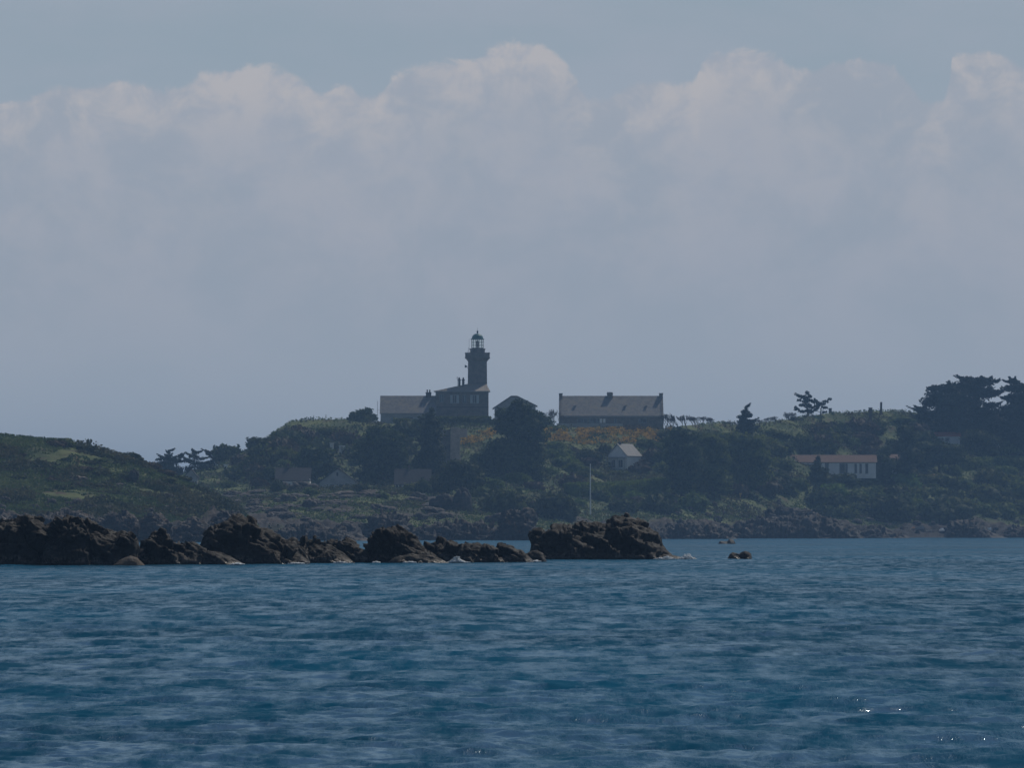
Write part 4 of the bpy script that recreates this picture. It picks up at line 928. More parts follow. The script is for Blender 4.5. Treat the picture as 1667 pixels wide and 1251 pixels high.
# old wall below the keeper's house
g_ = at(741, 758, 1128); s = F / 1128
fw = thing('old_fort_wall', 'tall brown rubble wall standing below the lighthouse terrace', 'wall', g_)
MB().frust(0, 1.5, -4, 62 / s, 8.6 / s, 1.8, 7.4 / s, 1.4).build('wall', M['brown_wall'], fw)
MB().box(-24 / s, -8.0 / s, .8, 2.8, -4, 58 / s).build('dark_return', M['granite_wall'], fw)  # left return in darker granite than the brown wall beside it
MB().box(7.6 / s, 20 / s, .9, 2.6, 46 / s, 60 / s).build('broken_top', M['brown_wall'], fw)

# ------------------------------------------------------------------ masts, posts, beacon, boats, gulls
p = isl.ground(961, 839); s = F / p.y; fp = thing('flagpole', 'tall thin white flagpole standing by the shore', 'pole', p)
MB().tube([(0, 0, -1), (0, 0, 40 / s), (0, 0, 81 / s)], [.16, .12, .08], 8).build('pole', M['white'], fp); MB().lathe([(.02, 81 / s - .05), (.16, 81 / s + .1), (.02, 81 / s + .25)], 8).build('finial', M['white'], fp)
p = isl.ground(1646, 832); s = F / p.y; bc = thing('yellow_beacon', 'yellow tapered beacon standing on the shore rocks at the far right', 'beacon', p)
MB().frust(0, 0, -1, 15 / s, 2.2 / s, 2.2 / s, 1.3 / s, 1.3 / s).build('body', M['yellow'], bc); MB().lathe([(.12, 15 / s), (.1, 18 / s), (.28, 19 / s), (.22, 20.5 / s), (.03, 21.5 / s)], 8).build('topmark', M['grey'], bc)
p = isl.ground(1626, 734); s = F / p.y; bc = thing('white_post', 'white post with a round white head among the dark trees', 'post', p)
MB().lathe([(1.9 / s, -1), (1.7 / s, 10 / s), (1.0 / s, 11 / s)], 8).build('post', M['white'], bc); MB().lathe([(.04, 10.9 / s), (.05, 15.8 / s), (1.7 / s, 17.6 / s), (1.7 / s, 19 / s), (.1, 20 / s)], 8).build('head', M['white'], bc)
p = isl.ground(1205, 812); s = F / p.y; tag(MB().frust(0, 0, -1, 8 / s, 1 / s, .1, 1 / s, .1).box(-.3, .3, -.11, -.07, 6 / s, 8.5 / s).build('marker_post', M['yellow'], None, p), 'small yellow marker post above the rubble bank', 'post')
for px_, y0, y1, lb in ((1126, 796, 766, 'left pale post of the pair beside the tall dark tree'), (1133.5, 793, 769, 'right shorter pale post beside the tall dark tree')):
    p = isl.ground(px_, y0); s = F / p.y; tag(MB().tube([(0, 0, -.5), (0, 0, (y0 - y1) / s)], [.16, .12], 6).lathe([(.2, (y0 - y1) / s), (.2, (y0 - y1) / s + .12)], 6).build('pale_post', M['grey'], None, p), lb, 'post')
for px_, y0, y1, wd, lb in ((1434, 669, 655, .35, 'tall narrow post on the skyline left of the cypresses'), (441, 712, 703, .07, 'upper leaning stake on the left shoulder of the hill'), (420, 726, 716, .07, 'lower stake on the left shoulder of the hill'),
                            (510, 686, 676, .06, 'left stake on the hilltop before the round tree'), (530, 686, 675, .06, 'right stake on the hilltop before the round tree'), (363, 755, 741, .05, 'thin stake at the foot of the left shoulder')):
    p = at(px_, y0, 1212 if px_ < 1000 else 1285); s = F / p.y; m = MB().tube([(0, 0, -1), (.1, 0, (y0 - y1) / s)], [wd, wd * .8], 5)
    if wd < .2: m.tube([(0.1 - wd * 2.5, 0, (y0 - y1) / s - .25), (.1 + wd * 2.5, 0, (y0 - y1) / s - .25)], wd * .6, 4)
    tag(m.build('skyline_post', M['wood'], None, p), lb, 'post')
for px_, y0, w_, h_, lb in ((1351.5, 676, 4.6, 11, 'dark squat chimney stack on the skyline beside the pine'), (1417, 676, 5.5, 12, 'dark squat chimney stack on the skyline right of the pines')):
    p = at(px_, y0, 1280); s = F / p.y; q = thing('chimney_stack', lb, 'chimney', p); MB().box(-w_ / 2 / s, w_ / 2 / s, -.4, .4, -2, (h_ - 1.5) / s).build('stack', M['brick'], q); MB().box(-w_ / 1.7 / s, w_ / 1.7 / s, -.5, .5, (h_ - 1.5) / s, h_ / s).build('cap', M['brick'], q)

def boat(px, py, lpx, label, mat='white', D=None, rz=0.0, cover=None):
    p = isl.pt(px, .045); s = F / p.y; L = lpx / s; p.z = .25 + max(max(isl.pt(px + q, .045).z for q in (-lpx / 2, 0, lpx / 2)), at(px, py + 2, p.y).z); r = thing('small_boat', label, 'boat', p, rz)
    V = []; n = 9
    for i in range(n):
        f = i / (n - 1); x = (f - .5) * L; b = .24 * L * math.sin(math.pi * (0.12 + f * .88)) ** .7 + .02; z1 = .16 * L + .07 * L * f * f
        V += [(x, -b, z1), (x, -b * .6, .02), (x, 0, -.04 * L * (1 - f)), (x, b * .6, .02), (x, b, z1), (x, b * .86, z1 - .03), (x, 0, z1 * .5), (x, -b * .86, z1 - .03)]
    Fc_ = [tuple(i * 8 + np.array([k, (k + 1) % 8, 8 + (k + 1) % 8, 8 + k])) for i in range(n - 1) for k in range(8)]
    Fc_ = [tuple(int(q) for q in f) for f in Fc_]; m = MB(); m.add(V, Fc_ + [tuple(range(8))[::-1], tuple((n - 1) * 8 + k for k in range(8))]); m.build('hull', M[mat], r)
    for f in (-.15, .15): MB().box(f * L - .06 * L * .5, f * L + .03 * L, -.2 * L, .2 * L, .13 * L, .145 * L).build('thwart', M['wood'], r)
    if cover: MB().frust(-.05 * L, 0, .17 * L, .42 * L, .3 * L, .17 * L, .18 * L, .1 * L).build('cover', M[cover], r)
    return r
boat(1487, 868, 10, 'small boat with an orange cover drawn up on the shore', 'grey', rz=.3, cover='orange')
boat(1533, 865, 12, 'white boat beside the dark domed rock, bow raised', 'white', rz=.8, cover='white')
boat(1603, 867, 20, 'long low white boat right of the dark domed rock', 'white', rz=-.15)
boat(1494, 875, 20, 'pale grey boat at the waterline below the orange covered boat', 'grey', rz=.1)
boat(1512, 868, 9, 'small grey dinghy left of the white boat', 'grey', rz=.4)

def gull(px, py, D, h_, label, face=1, z=None):
    p = at(px, py, D); r = thing('gull', label, 'gull', p, 0 if face > 0 else math.pi); s = h_
    Vb = MB(); Vb.tube([(-.34 * s, 0, .52 * s), (-.2 * s, 0, .50 * s), (0, 0, .50 * s), (.18 * s, 0, .6 * s), (.25 * s, 0, .76 * s), (.29 * s, 0, .88 * s), (.36 * s, 0, .9 * s), (.40 * s, 0, .88 * s)],
                       [.03 * s, .1 * s, .19 * s, .16 * s, .09 * s, .1 * s, .08 * s, .02 * s], 10)
    Vb.build('body', M['feather'], r, smooth=True)
    for sg in (-1, 1):
        MB().tube([(.12 * s, sg * .15 * s, .6 * s), (-.1 * s, sg * .18 * s, .58 * s), (-.42 * s, sg * .07 * s, .55 * s)], [.04 * s, .1 * s, .02 * s], 8).build('wing', M['wing'], r, smooth=True)
        MB().tube([(0.02 * s, sg * .07 * s, .38 * s), (0.02 * s, sg * .07 * s, -.05 * s)], .022 * s, 5).tube([(0.02 * s, sg * .07 * s, 0), (.12 * s, sg * .07 * s, 0)], .02 * s, 5).build('leg', M['beak'], r)
    MB().tube([(.38 * s, 0, .88 * s), (.50 * s, 0, .85 * s)], [.035 * s, .008 * s], 6).build('beak', M['beak'], r)
    return r
gull(808, 824.5, isl.ground(808, 834).y + 1.6, .62, 'white gull standing on the pale flat boulder at centre')
gull(505, 784, isl.ground(492, 801).y + 2, .55, 'white gull perched on the whale-backed boulder', -1)
gull(652, 829, isl.ground(652, 829).y - .3, .6, 'white gull on the grass slab right of centre')
gull(521, 801, isl.ground(521, 801).y - .3, .5, 'white gull on the slab right of the whale-backed boulder', -1)
gull(369, 832, isl.ground(369, 832).y - .3, .55, 'white gull on the left shelf rocks above the domed ridge')

# foam where the swell breaks on the reef
def foam(px, py, D, wpx, hpx, seed, label=None):
    D = shore_dist(D); s = F / D; rg = np.random.default_rng(seed); n = int(60 + wpx * hpx)
    C = np.stack([rg.normal(0, wpx / s / 3.6, n), rg.normal(0, .2, n), np.zeros(n)], -1); hmax = hpx / s
    C[:, 2] = hmax * np.abs(rg.normal(0, .4, n)) * np.exp(-(C[:, 0] / (wpx / s / 2.6)) ** 2)
    Vc, Fc = ico(1); V = []; Fs = []
    for k in range(n): V.append(C[k] + Vc * rg.uniform(.015, .06) * np.array([1.7, 1.3, .8])); Fs.append(Fc + k * len(Vc))
    me = mesh_np('sea_foam', np.vstack(V), np.vstack(Fs), True)
    return tag(link('sea_foam', me, M['foam'], loc=(xat(px, D), D, 0.03)), kind='stuff')
for k, (a, b, D, w_, h_) in enumerate(((744, 917, 393, 24, 9), (1084, 911, 430.5, 26, 5), (1118, 911, 431, 20, 9), (556, 918, 387, 14, 1.4), (612, 917, 390, 8, 1.6), (872, 915, 402, 10, 1.6), (484, 919, 379, 20, 1.2), (668, 917, 389.5, 14, 1.4), (386, 920, 372.5, 14, 1.4))):
    foam(a, b, D, w_, h_, k)

# ------------------------------------------------------------------ hedges
def hedge(name, label, pts_px, hpx, depth, mat='leaf_mid', seed=0, D=None):
    """clipped hedge following feet pixels"""
    P = [at(a, b, D) if D else isl.ground(a, b) for a, b in pts_px]; s = F / P[0].y; h_ = hpx / s; c = P[0].copy(); rg = np.random.default_rng(seed)
    Vs = []; Qs = []; n = 0; m = MB()
    for a, b in zip(P[:-1], P[1:]):
        L = (b - a).length; dr = (b - a).normalized(); nn = Vector((-dr.y, dr.x, 0)).normalized(); N = int(L * (2 * h_ + depth) * 14)
        for k in range(N):
            u = rg.uniform(0, 1); per = rg.uniform(0, 2 * h_ + depth)
            if per < h_: y, z = 0, per
            elif per < h_ + depth: y, z = per - h_, h_
            else: y, z = depth, per - h_ - depth
            q = a.lerp(b, u) - c + nn * y + Vector((0, 0, z)); q += Vector(rg.normal(0, .13, 3)); Vs.append(q)
        ins = .22; A = a - c + nn * ins; B = b - c + nn * ins; A2 = a - c + nn * (depth - ins); B2 = b - c + nn * (depth - ins)
        lo_, hi = Vector((0, 0, -1)), Vector((0, 0, h_ - .15))
        m.add([A + lo_, B + lo_, B2 + lo_, A2 + lo_, A + hi, B + hi, B2 + hi, A2 + hi], [(0, 3, 2, 1), (4, 5, 6, 7), (0, 1, 5, 4), (1, 2, 6, 5), (2, 3, 7, 6), (3, 0, 4, 7)])
    V, Q = leaf_quads(np.array([v[:] for v in Vs]), .4, rg=rg)
    Vm = np.array([tuple(v) for v in m.v]); Qm = np.array(m.f)
    me = mesh_np(name, np.vstack([V, Vm]), np.vstack([Q, Qm + len(V)]))
    return tag(link(name, me, M[mat], loc=c), label, 'hedge')
hedge('clipped_hedge', 'clipped hedge with a bright green top below the keepers house', [(709, 690), (800, 690)], 10.5, 2.2, 'leaf_mid', 1, D=1221)
hedge('clipped_hedge', 'long dark clipped hedge with a bright top in the middle of the slope', [(940, 812), (1000, 812), (1050, 808), (1092, 803)], 24, 3.6, 'leaf_light', 2)
hedge('clipped_hedge', 'clipped hedge with a lit top at the right edge of the slope', [(1562, 766), (1620, 762), (1690, 760)], 17, 3, 'leaf_mid', 3)
hedge('clipped_hedge', 'short light green hedge in front of the white-walled wing', [(640, 696), (662, 697), (676, 700)], 14, 1.5, 'leaf_light', 4, D=1219)

# ------------------------------------------------------------------ trees
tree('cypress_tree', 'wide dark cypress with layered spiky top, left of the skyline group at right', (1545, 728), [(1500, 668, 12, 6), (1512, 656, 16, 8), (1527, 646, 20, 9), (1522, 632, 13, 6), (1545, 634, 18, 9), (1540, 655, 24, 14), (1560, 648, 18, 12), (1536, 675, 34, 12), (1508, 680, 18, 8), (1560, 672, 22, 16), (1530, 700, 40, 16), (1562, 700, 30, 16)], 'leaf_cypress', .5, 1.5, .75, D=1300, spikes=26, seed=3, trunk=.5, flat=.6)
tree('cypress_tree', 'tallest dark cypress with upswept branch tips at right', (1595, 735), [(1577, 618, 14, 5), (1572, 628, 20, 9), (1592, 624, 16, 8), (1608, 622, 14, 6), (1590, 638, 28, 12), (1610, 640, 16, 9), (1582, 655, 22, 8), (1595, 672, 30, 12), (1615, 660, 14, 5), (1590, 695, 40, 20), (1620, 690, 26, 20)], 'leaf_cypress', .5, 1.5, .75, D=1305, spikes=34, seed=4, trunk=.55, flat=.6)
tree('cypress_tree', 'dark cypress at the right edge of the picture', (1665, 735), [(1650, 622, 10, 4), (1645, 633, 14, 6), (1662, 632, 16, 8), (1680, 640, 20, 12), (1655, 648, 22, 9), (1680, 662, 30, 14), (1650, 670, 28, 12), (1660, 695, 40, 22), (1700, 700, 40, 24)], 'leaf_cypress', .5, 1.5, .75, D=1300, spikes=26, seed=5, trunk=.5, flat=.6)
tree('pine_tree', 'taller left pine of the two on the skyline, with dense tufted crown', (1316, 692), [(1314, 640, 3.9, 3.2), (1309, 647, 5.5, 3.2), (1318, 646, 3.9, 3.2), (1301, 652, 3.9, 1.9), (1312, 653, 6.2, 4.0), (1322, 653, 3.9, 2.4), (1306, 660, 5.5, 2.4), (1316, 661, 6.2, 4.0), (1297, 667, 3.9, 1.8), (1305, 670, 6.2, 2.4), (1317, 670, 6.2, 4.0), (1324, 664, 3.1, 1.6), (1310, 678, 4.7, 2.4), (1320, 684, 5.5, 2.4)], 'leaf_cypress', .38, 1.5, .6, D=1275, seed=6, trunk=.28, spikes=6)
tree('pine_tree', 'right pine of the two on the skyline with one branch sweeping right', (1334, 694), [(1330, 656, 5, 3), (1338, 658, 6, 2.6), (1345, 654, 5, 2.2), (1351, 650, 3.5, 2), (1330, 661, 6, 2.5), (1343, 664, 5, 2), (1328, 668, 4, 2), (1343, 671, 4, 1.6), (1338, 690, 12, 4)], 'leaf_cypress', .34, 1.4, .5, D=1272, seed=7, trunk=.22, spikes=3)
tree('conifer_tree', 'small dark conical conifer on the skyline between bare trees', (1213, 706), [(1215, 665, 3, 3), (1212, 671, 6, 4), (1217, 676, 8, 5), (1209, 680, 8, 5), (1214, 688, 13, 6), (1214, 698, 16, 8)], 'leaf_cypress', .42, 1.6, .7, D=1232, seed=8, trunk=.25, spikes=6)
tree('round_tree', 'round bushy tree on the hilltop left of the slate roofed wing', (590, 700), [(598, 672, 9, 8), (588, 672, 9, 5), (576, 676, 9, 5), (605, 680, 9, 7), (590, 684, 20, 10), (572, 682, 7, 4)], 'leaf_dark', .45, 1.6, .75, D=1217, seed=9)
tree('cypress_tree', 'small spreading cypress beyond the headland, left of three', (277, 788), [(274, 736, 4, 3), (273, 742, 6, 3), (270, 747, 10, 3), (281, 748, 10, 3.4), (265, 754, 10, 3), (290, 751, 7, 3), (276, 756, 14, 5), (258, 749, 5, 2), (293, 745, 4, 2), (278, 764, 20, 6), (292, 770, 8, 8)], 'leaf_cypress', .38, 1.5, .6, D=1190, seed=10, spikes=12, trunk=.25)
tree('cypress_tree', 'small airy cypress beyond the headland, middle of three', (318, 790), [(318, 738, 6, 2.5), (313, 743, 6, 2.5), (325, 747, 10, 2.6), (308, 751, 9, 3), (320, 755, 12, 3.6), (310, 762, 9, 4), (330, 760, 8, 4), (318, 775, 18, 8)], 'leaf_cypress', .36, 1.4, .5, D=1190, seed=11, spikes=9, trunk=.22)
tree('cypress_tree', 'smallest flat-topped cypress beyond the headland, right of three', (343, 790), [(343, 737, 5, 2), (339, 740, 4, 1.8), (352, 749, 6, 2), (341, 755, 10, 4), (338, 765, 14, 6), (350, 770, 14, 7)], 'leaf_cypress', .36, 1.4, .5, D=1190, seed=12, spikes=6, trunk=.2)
tree('cypress_tree', 'tall narrow dark cypress in front of the keepers house', (701, 806), [(702, 668, 4, 4), (700, 677, 9, 6), (704, 687, 12, 7), (697, 697, 15, 8), (706, 707, 17, 9), (696, 718, 20, 10), (704, 732, 22, 12), (698, 748, 24, 13), (704, 766, 25, 14), (700, 784, 28, 16)], 'leaf_dark', .5, 1.5, .8, D=1110, seed=13, trunk=.4, spikes=10)
tree('cypress_tree', 'broad dark tree covering the front of the gabled house', (846, 802), [(842, 657, 10, 6), (850, 663, 16, 8), (824, 674, 18, 9), (866, 676, 18, 9), (826, 690, 24, 12), (870, 692, 20, 12), (840, 670, 22, 9), (852, 684, 28, 12), (842, 700, 36, 14), (858, 712, 32, 14), (836, 728, 42, 16), (862, 738, 30, 16), (840, 754, 46, 18), (846, 776, 44, 20), (806, 748, 26, 22), (780, 752, 18, 16)], 'leaf_dark', .52, 1.5, .8, D=1105, seed=14, trunk=.5, spikes=12)
tree('broad_tree', 'broad dark tree on the slope below the white-walled wing', (624, 806), [(615, 704, 22, 12), (640, 712, 22, 12), (600, 722, 24, 13), (625, 726, 34, 16), (645, 740, 24, 16), (605, 745, 32, 16), (628, 762, 38, 16), (600, 775, 24, 14), (650, 775, 22, 16)], 'leaf_dark', .52, 1.5, .8, D=1100, seed=15, trunk=.45, spikes=6)
tree('broad_tree', 'rounded dark tree above the grey gabled house', (515, 796), [(505, 736, 20, 10), (525, 742, 20, 11), (495, 750, 20, 12), (518, 758, 28, 14), (500, 770, 22, 12), (535, 765, 18, 14)], 'leaf_dark', .5, 1.4, .8, D=1100, seed=16, trunk=.35)
tree('broad_tree', 'dark tree below the old brown wall', (752, 812), [(745, 760, 22, 12), (765, 766, 20, 12), (735, 778, 24, 14), (760, 784, 28, 14), (720, 790, 24, 14)], 'leaf_dark', .5, 1.4, .8, seed=17, trunk=.35)
tree('broad_tree', 'tall dark tree right of the brown leafless shrub', (1110, 812), [(1105, 706, 16, 8), (1120, 712, 18, 10), (1098, 722, 18, 12), (1118, 732, 26, 14), (1100, 746, 22, 16), (1125, 754, 24, 16), (1108, 772, 26, 16), (1112, 790, 18, 14)], 'leaf_dark', .5, 1.4, .8, seed=18, trunk=.4, spikes=4)
tree('broad_tree', 'dark tree cluster below the small conical conifer', (1215, 800), [(1200, 715, 24, 12), (1225, 722, 24, 12), (1190, 735, 24, 14), (1215, 742, 32, 16), (1238, 750, 22, 16), (1200, 764, 30, 16), (1228, 775, 26, 16)], 'leaf_mid', .52, 1.4, .8, seed=19, trunk=.4)
tree('broad_tree', 'dull green tree between the tall dark tree and the cluster', (1160, 808), [(1152, 716, 20, 10), (1170, 724, 18, 12), (1148, 738, 20, 14), (1168, 750, 22, 16), (1155, 770, 24, 16), (1172, 784, 20, 14)], 'leaf_mid', .5, 1.4, .8, seed=20, trunk=.35)
tree('small_cypress', 'small dark cypress standing in front of the white bungalow', (1331, 792), [(1332, 747, 4, 4), (1331, 754, 7, 5), (1329, 761, 10, 6), (1336, 768, 12, 7), (1328, 776, 14, 8), (1340, 782, 14, 8)], 'leaf_dark', .42, 1.5, .8, seed=21, trunk=.25, D=isl.ground(1331, 782).y - 5)
tree('broad_tree', 'dark tree hiding the right end of the bungalow', (1440, 796), [(1440, 736, 12, 9), (1434, 748, 14, 10), (1446, 756, 14, 12), (1436, 770, 16, 13)], 'leaf_dark', .48, 1.4, .8, seed=22, trunk=.3, D=isl.ground(1440, 782).y - 6)
tree('broad_tree', 'taller dark tree right of the red tiled annex', (1476, 800), [(1474, 700, 14, 9), (1480, 712, 18, 12), (1470, 728, 18, 14), (1484, 742, 18, 14), (1472, 760, 18, 16), (1480, 776, 16, 14)], 'leaf_dark', .5, 1.4, .8, seed=23, trunk=.35, D=isl.ground(1476, 782).y - 6)
tree('broad_tree', 'wide dark tree below the small red roofed hut', (1528, 782), [(1505, 728, 20, 9), (1530, 730, 26, 8), (1552, 734, 20, 10), (1515, 744, 30, 11), (1545, 748, 28, 11), (1500, 756, 22, 10)], 'leaf_dark', .5, 1.4, .8, seed=24, trunk=.35, D=isl.ground(1528, 765).y - 6)
tree('broad_tree', 'dark tree to the right of the small hut', (1595, 760), [(1590, 712, 24, 12), (1610, 720, 22, 12), (1580, 730, 22, 12), (1605, 738, 26, 12)], 'leaf_dark', .5, 1.4, .8, seed=25, trunk=.35, D=isl.ground(1600, 745).y - 2)
tree('broad_tree', 'dark tree behind the white post at the right edge', (1650, 760), [(1645, 712, 22, 12), (1665, 722, 24, 14), (1650, 736, 24, 12), (1680, 740, 24, 14)], 'leaf_dark', .5, 1.4, .8, seed=26, trunk=.35, D=isl.ground(1650, 742).y + 6)
bare_tree('bare_tree', 'pale leafless tree left of the long stone house', (902, 694), 30, 24, D=1226, seed=2)
bare_tree('bare_tree', 'grey leafless tree left of the two skyline pines', (1284, 692), 28, 34, D=1262, seed=5)
for k, (a, y0, h_) in enumerate(((1088, 698, 30), (1101, 698, 30), (1114, 696, 27), (1128, 695, 24), (1142, 694, 21), (1156, 693, 19))):
    bare_tree('windswept_tree', ['first and tallest wind-combed bare tree right of the long stone house', 'second wind-combed bare tree in the row right of the long house', 'third wind-combed bare tree in the skyline row', 'fourth wind-combed bare tree in the skyline row', 'fifth wind-combed bare tree in the skyline row', 'last and lowest wind-combed bare tree of the skyline row'][k],
              (a, y0), h_, 20, D=1218 + k, seed=20 + k, lean=-.3, group='wind-combed bare trees on the skyline', depth=5)
for k, (a, y0, h_) in enumerate(((1178, 696, 16), (1192, 696, 15), (1236, 692, 14), (1250, 691, 16), (1264, 690, 17))):
    bare_tree('bare_shrub', ['leftmost low leafless shrub left of the small conical conifer', 'low leafless shrub touching the left of the small conical conifer', 'low leafless shrub right beside the small conical conifer', 'middle one of three low leafless shrubs right of the conical conifer', 'last low leafless shrub before the tall leafless tree'][k], (a, y0), h_, 20, D=1240, seed=40 + k, group='leafless shrubs on the skyline', depth=4, cat='shrub')

# ------------------------------------------------------------------ bushes told apart in the photo
NB = [(822, 842, 100, 58, 'leaf_dark', 'largest rounded scrub mound above the central shore'),
      (905, 842, 80, 48, 'leaf_dark', 'rounded dark mound right of the largest scrub mound'),
      (932, 798, 62, 32, 'leaf_brown', 'round purplish brown bush left of the flagpole'),
      (936, 770, 44, 20, 'leaf_light', 'bright green rounded bush above the purplish brown bush'),
      (897, 772, 24, 14, 'leaf_light', 'small bright bush at the foot of the broad dark tree'),
      (915, 752, 56, 28, 'leaf_mid', 'green bush row start under the gorse field'),
      (958, 752, 56, 26, 'leaf_dark', 'dark bush between the gorse field and the cottage'),
      (905, 730, 40, 14, 'leaf_mid', 'green bush beside the left end of the gorse field'),
      (985, 742, 34, 22, 'leaf_dark', 'dark bush touching the left wall of the cottage'),
      (1063, 756, 46, 30, 'leaf_brown', 'pinkish brown leafless shrub right of the cottage'),
      (1040, 772, 44, 22, 'leaf_brown', 'brown shrub below the cottage roof end'),
      (1012, 776, 40, 12, 'leaf_mid', 'low shrub in front of the cottage veranda'),
      (1052, 728, 40, 18, 'leaf_mid', 'green bush under the right end of the gorse field'),
      (1085, 722, 40, 26, 'leaf_dark', 'dark bush below the right end of the long house'),
      (1014, 836, 66, 30, 'leaf_dark', 'dark mound right of the flagpole foot'),
      (1070, 838, 76, 40, 'leaf_dark', 'large dark mound below the long hedge'),
      (1128, 832, 60, 36, 'leaf_mid', 'green bush left of the rubble bank'),
      (872, 800, 40, 20, 'leaf_brown', 'brown scrub bush between the broad tree and the mounds'),
      (800, 796, 52, 22, 'leaf_mid', 'green sloping bush below the broad dark tree'),
      (1265, 800, 60, 40, 'leaf_dark', 'dark bush left of the white bungalow'),
      (1262, 742, 50, 30, 'leaf_mid', 'green and brown bush on the slope above the bungalow'),
      (1376, 790, 60, 22, 'leaf_dark', 'low dark bush before the middle of the bungalow'),
      (1412, 790, 44, 20, 'leaf_mid', 'low green bush before the right end of the bungalow'),
      (1300, 794, 44, 20, 'leaf_mid', 'green bush before the left end of the bungalow'),
      (1545, 800, 48, 30, 'leaf_dark', 'round dark bush right of the small gorse clump'),
      (1550, 772, 40, 20, 'leaf_mid', 'green round bush above the small gorse clump'),
      (1506, 790, 40, 18, 'leaf_mid', 'green bush left of the small gorse clump'),
      (1450, 848, 110, 50, 'leaf_dark', 'very broad dark thicket above the shaded shore'),
      (1535, 852, 110, 52, 'leaf_dark', 'broad dark thicket right of the broadest one'),
      (1620, 826, 90, 40, 'leaf_dark', 'dark thicket left of the yellow beacon'),
      (1660, 798, 70, 30, 'leaf_mid', 'green thicket at the right edge below the hedge'),
      (1420, 785, 36, 18, 'leaf_dark', 'small dark bush at the right wall end of the bungalow'),
      (1345, 830, 80, 40, 'leaf_dark', 'dark thicket below the bungalow'),
      (1400, 822, 60, 26, 'leaf_mid', 'green thicket below the right end of the bungalow'),
      (480, 716, 60, 26, 'leaf_brown', 'brownish bramble mound on the left shoulder of the hill'),
      (545, 712, 60, 22, 'leaf_mid', 'green bramble mound below the hilltop stakes'),
      (430, 748, 70, 28, 'leaf_dark', 'dark bramble mound low on the left shoulder'),
      (455, 782, 60, 30, 'leaf_dark', 'dark bush left of the low grey house'),
      (505, 808, 30, 16, 'leaf_mid', 'green bush at the right corner of the low grey house'),
      (452, 800, 26, 22, 'leaf_dark', 'dark bush at the left corner of the low grey house'),
      (688, 808, 34, 34, 'leaf_dark', 'tall dark bush at the right end of the brown-roofed house'),
      (590, 806, 28, 22, 'leaf_dark', 'dark bush at the right of the grey gabled house'),
      (390, 780, 70, 26, 'leaf_dark', 'dark bush behind the left hollow'),
      (675, 806, 40, 24, 'leaf_mid', 'green bush before the brown-roofed house'),
      (620, 812, 30, 14, 'leaf_mid', 'small bush left of the white framed bay'),
      (885, 692, 40, 20, 'leaf_dark', 'dark bush between the gabled house and the long stone house'),
      (804, 692, 20, 14, 'leaf_dark', 'small dark bush between the keepers house and the gabled house'),
      (908, 702, 44, 12, 'leaf_mid', 'low bush at the left foot of the long stone house'),
      (1030, 702, 40, 12, 'leaf_brown', 'rust brown shrub before the long stone house'),
      (1160, 716, 70, 16, 'leaf_mid', 'green bush under the wind-combed trees'),
      (1262, 712, 60, 14, 'leaf_mid', 'green bush below the leafless skyline shrubs'),
      (1400, 704, 70, 26, 'leaf_brown', 'brown bramble on the slope below the squat chimney stacks'),
      (1460, 688, 60, 14, 'leaf_mid', 'green bramble on the skyline left of the cypresses'),
      (1350, 718, 60, 30, 'leaf_dark', 'dark bush below the two skyline pines')]
for k, (a, b, w_, h_, mt, lb) in enumerate(NB): bush(a, b, w_, h_, mt, 'bush', lb, var=k % 6)
bush(1524, 783, 42, 12, 'gorse', 'gorse_bush', 'small bright orange gorse clump on the right slope', cat='gorse')
# fill of bushes nobody could single out, by region
def fill(n, x0, x1, y0, y1, wr, hr_, mats, label, group, seed, terr=None, avoid=()):
    rg = random.Random(seed)
    for k in range(n):
        px, py = rg.uniform(x0, x1), rg.uniform(y0, y1)
        if any(a0 < px < a1 and b0 < py < b1 for a0, a1, b0, b1 in avoid): continue
        w_ = rg.uniform(*wr); bush(px, py, w_, w_ * rg.uniform(*hr_), rg.choice(mats), 'bush', label, group, var=rg.randrange(6), terr=terr)
AV = [(975, 1035, 735, 790), (880, 1090, 696, 730), (1280, 1430, 750, 800), (940, 1100, 786, 812), (725, 756, 690, 765), (1515, 1570, 705, 740), (1500, 1545, 770, 790), (1600, 1640, 715, 745)]
fill(54, 1085, 1300, 724, 815, (30, 60), (.4, .7), ['leaf_dark', 'leaf_dark', 'leaf_mid', 'leaf_brown', 'leaf_mid'], 'rounded scrub bush on the wooded slope between the long hedge and the bungalow', 'bushes on the middle right slope', 1, avoid=AV)
fill(50, 1300, 1680, 704, 760, (30, 62), (.4, .65), ['leaf_dark', 'leaf_dark', 'leaf_mid', 'leaf_brown'], 'rounded scrub bush on the slope above the bungalow', 'bushes on the upper right slope', 2, avoid=AV)
fill(56, 1290, 1690, 790, 846, (30, 70), (.35, .6), ['leaf_dark', 'leaf_mid', 'leaf_mid', 'leaf_light'], 'rounded scrub bush on the slope between the bungalow and the shore', 'bushes on the lower right slope', 3, avoid=AV)
fill(44, 760, 1090, 735, 836, (22, 52), (.35, .6), ['leaf_mid', 'leaf_dark', 'leaf_light', 'leaf_brown'], 'rounded scrub bush on the garden slope below the gorse field', 'bushes on the central slope', 4, avoid=AV)
fill(64, 360, 700, 700, 800, (30, 66), (.35, .6), ['leaf_dark', 'leaf_dark', 'leaf_mid', 'leaf_brown'], 'bramble bush on the left flank of the lighthouse hill', 'bushes on the left flank of the hill', 5, avoid=AV + [(440, 700, 765, 812)])
fill(26, 1690, 2300, 740, 846, (40, 90), (.35, .6), ['leaf_dark', 'leaf_mid', 'leaf_dark', 'leaf_brown'], 'bush', 'bushes beyond the right edge', 7)
fill(40, -10, 300, 722, 800, (16, 44), (.22, .42), ['leaf_dark', 'leaf_mid', 'leaf_dark', 'leaf_brown'], 'low bush among the grass of the green headland', 'bushes on the green headland', 6, terr=head)

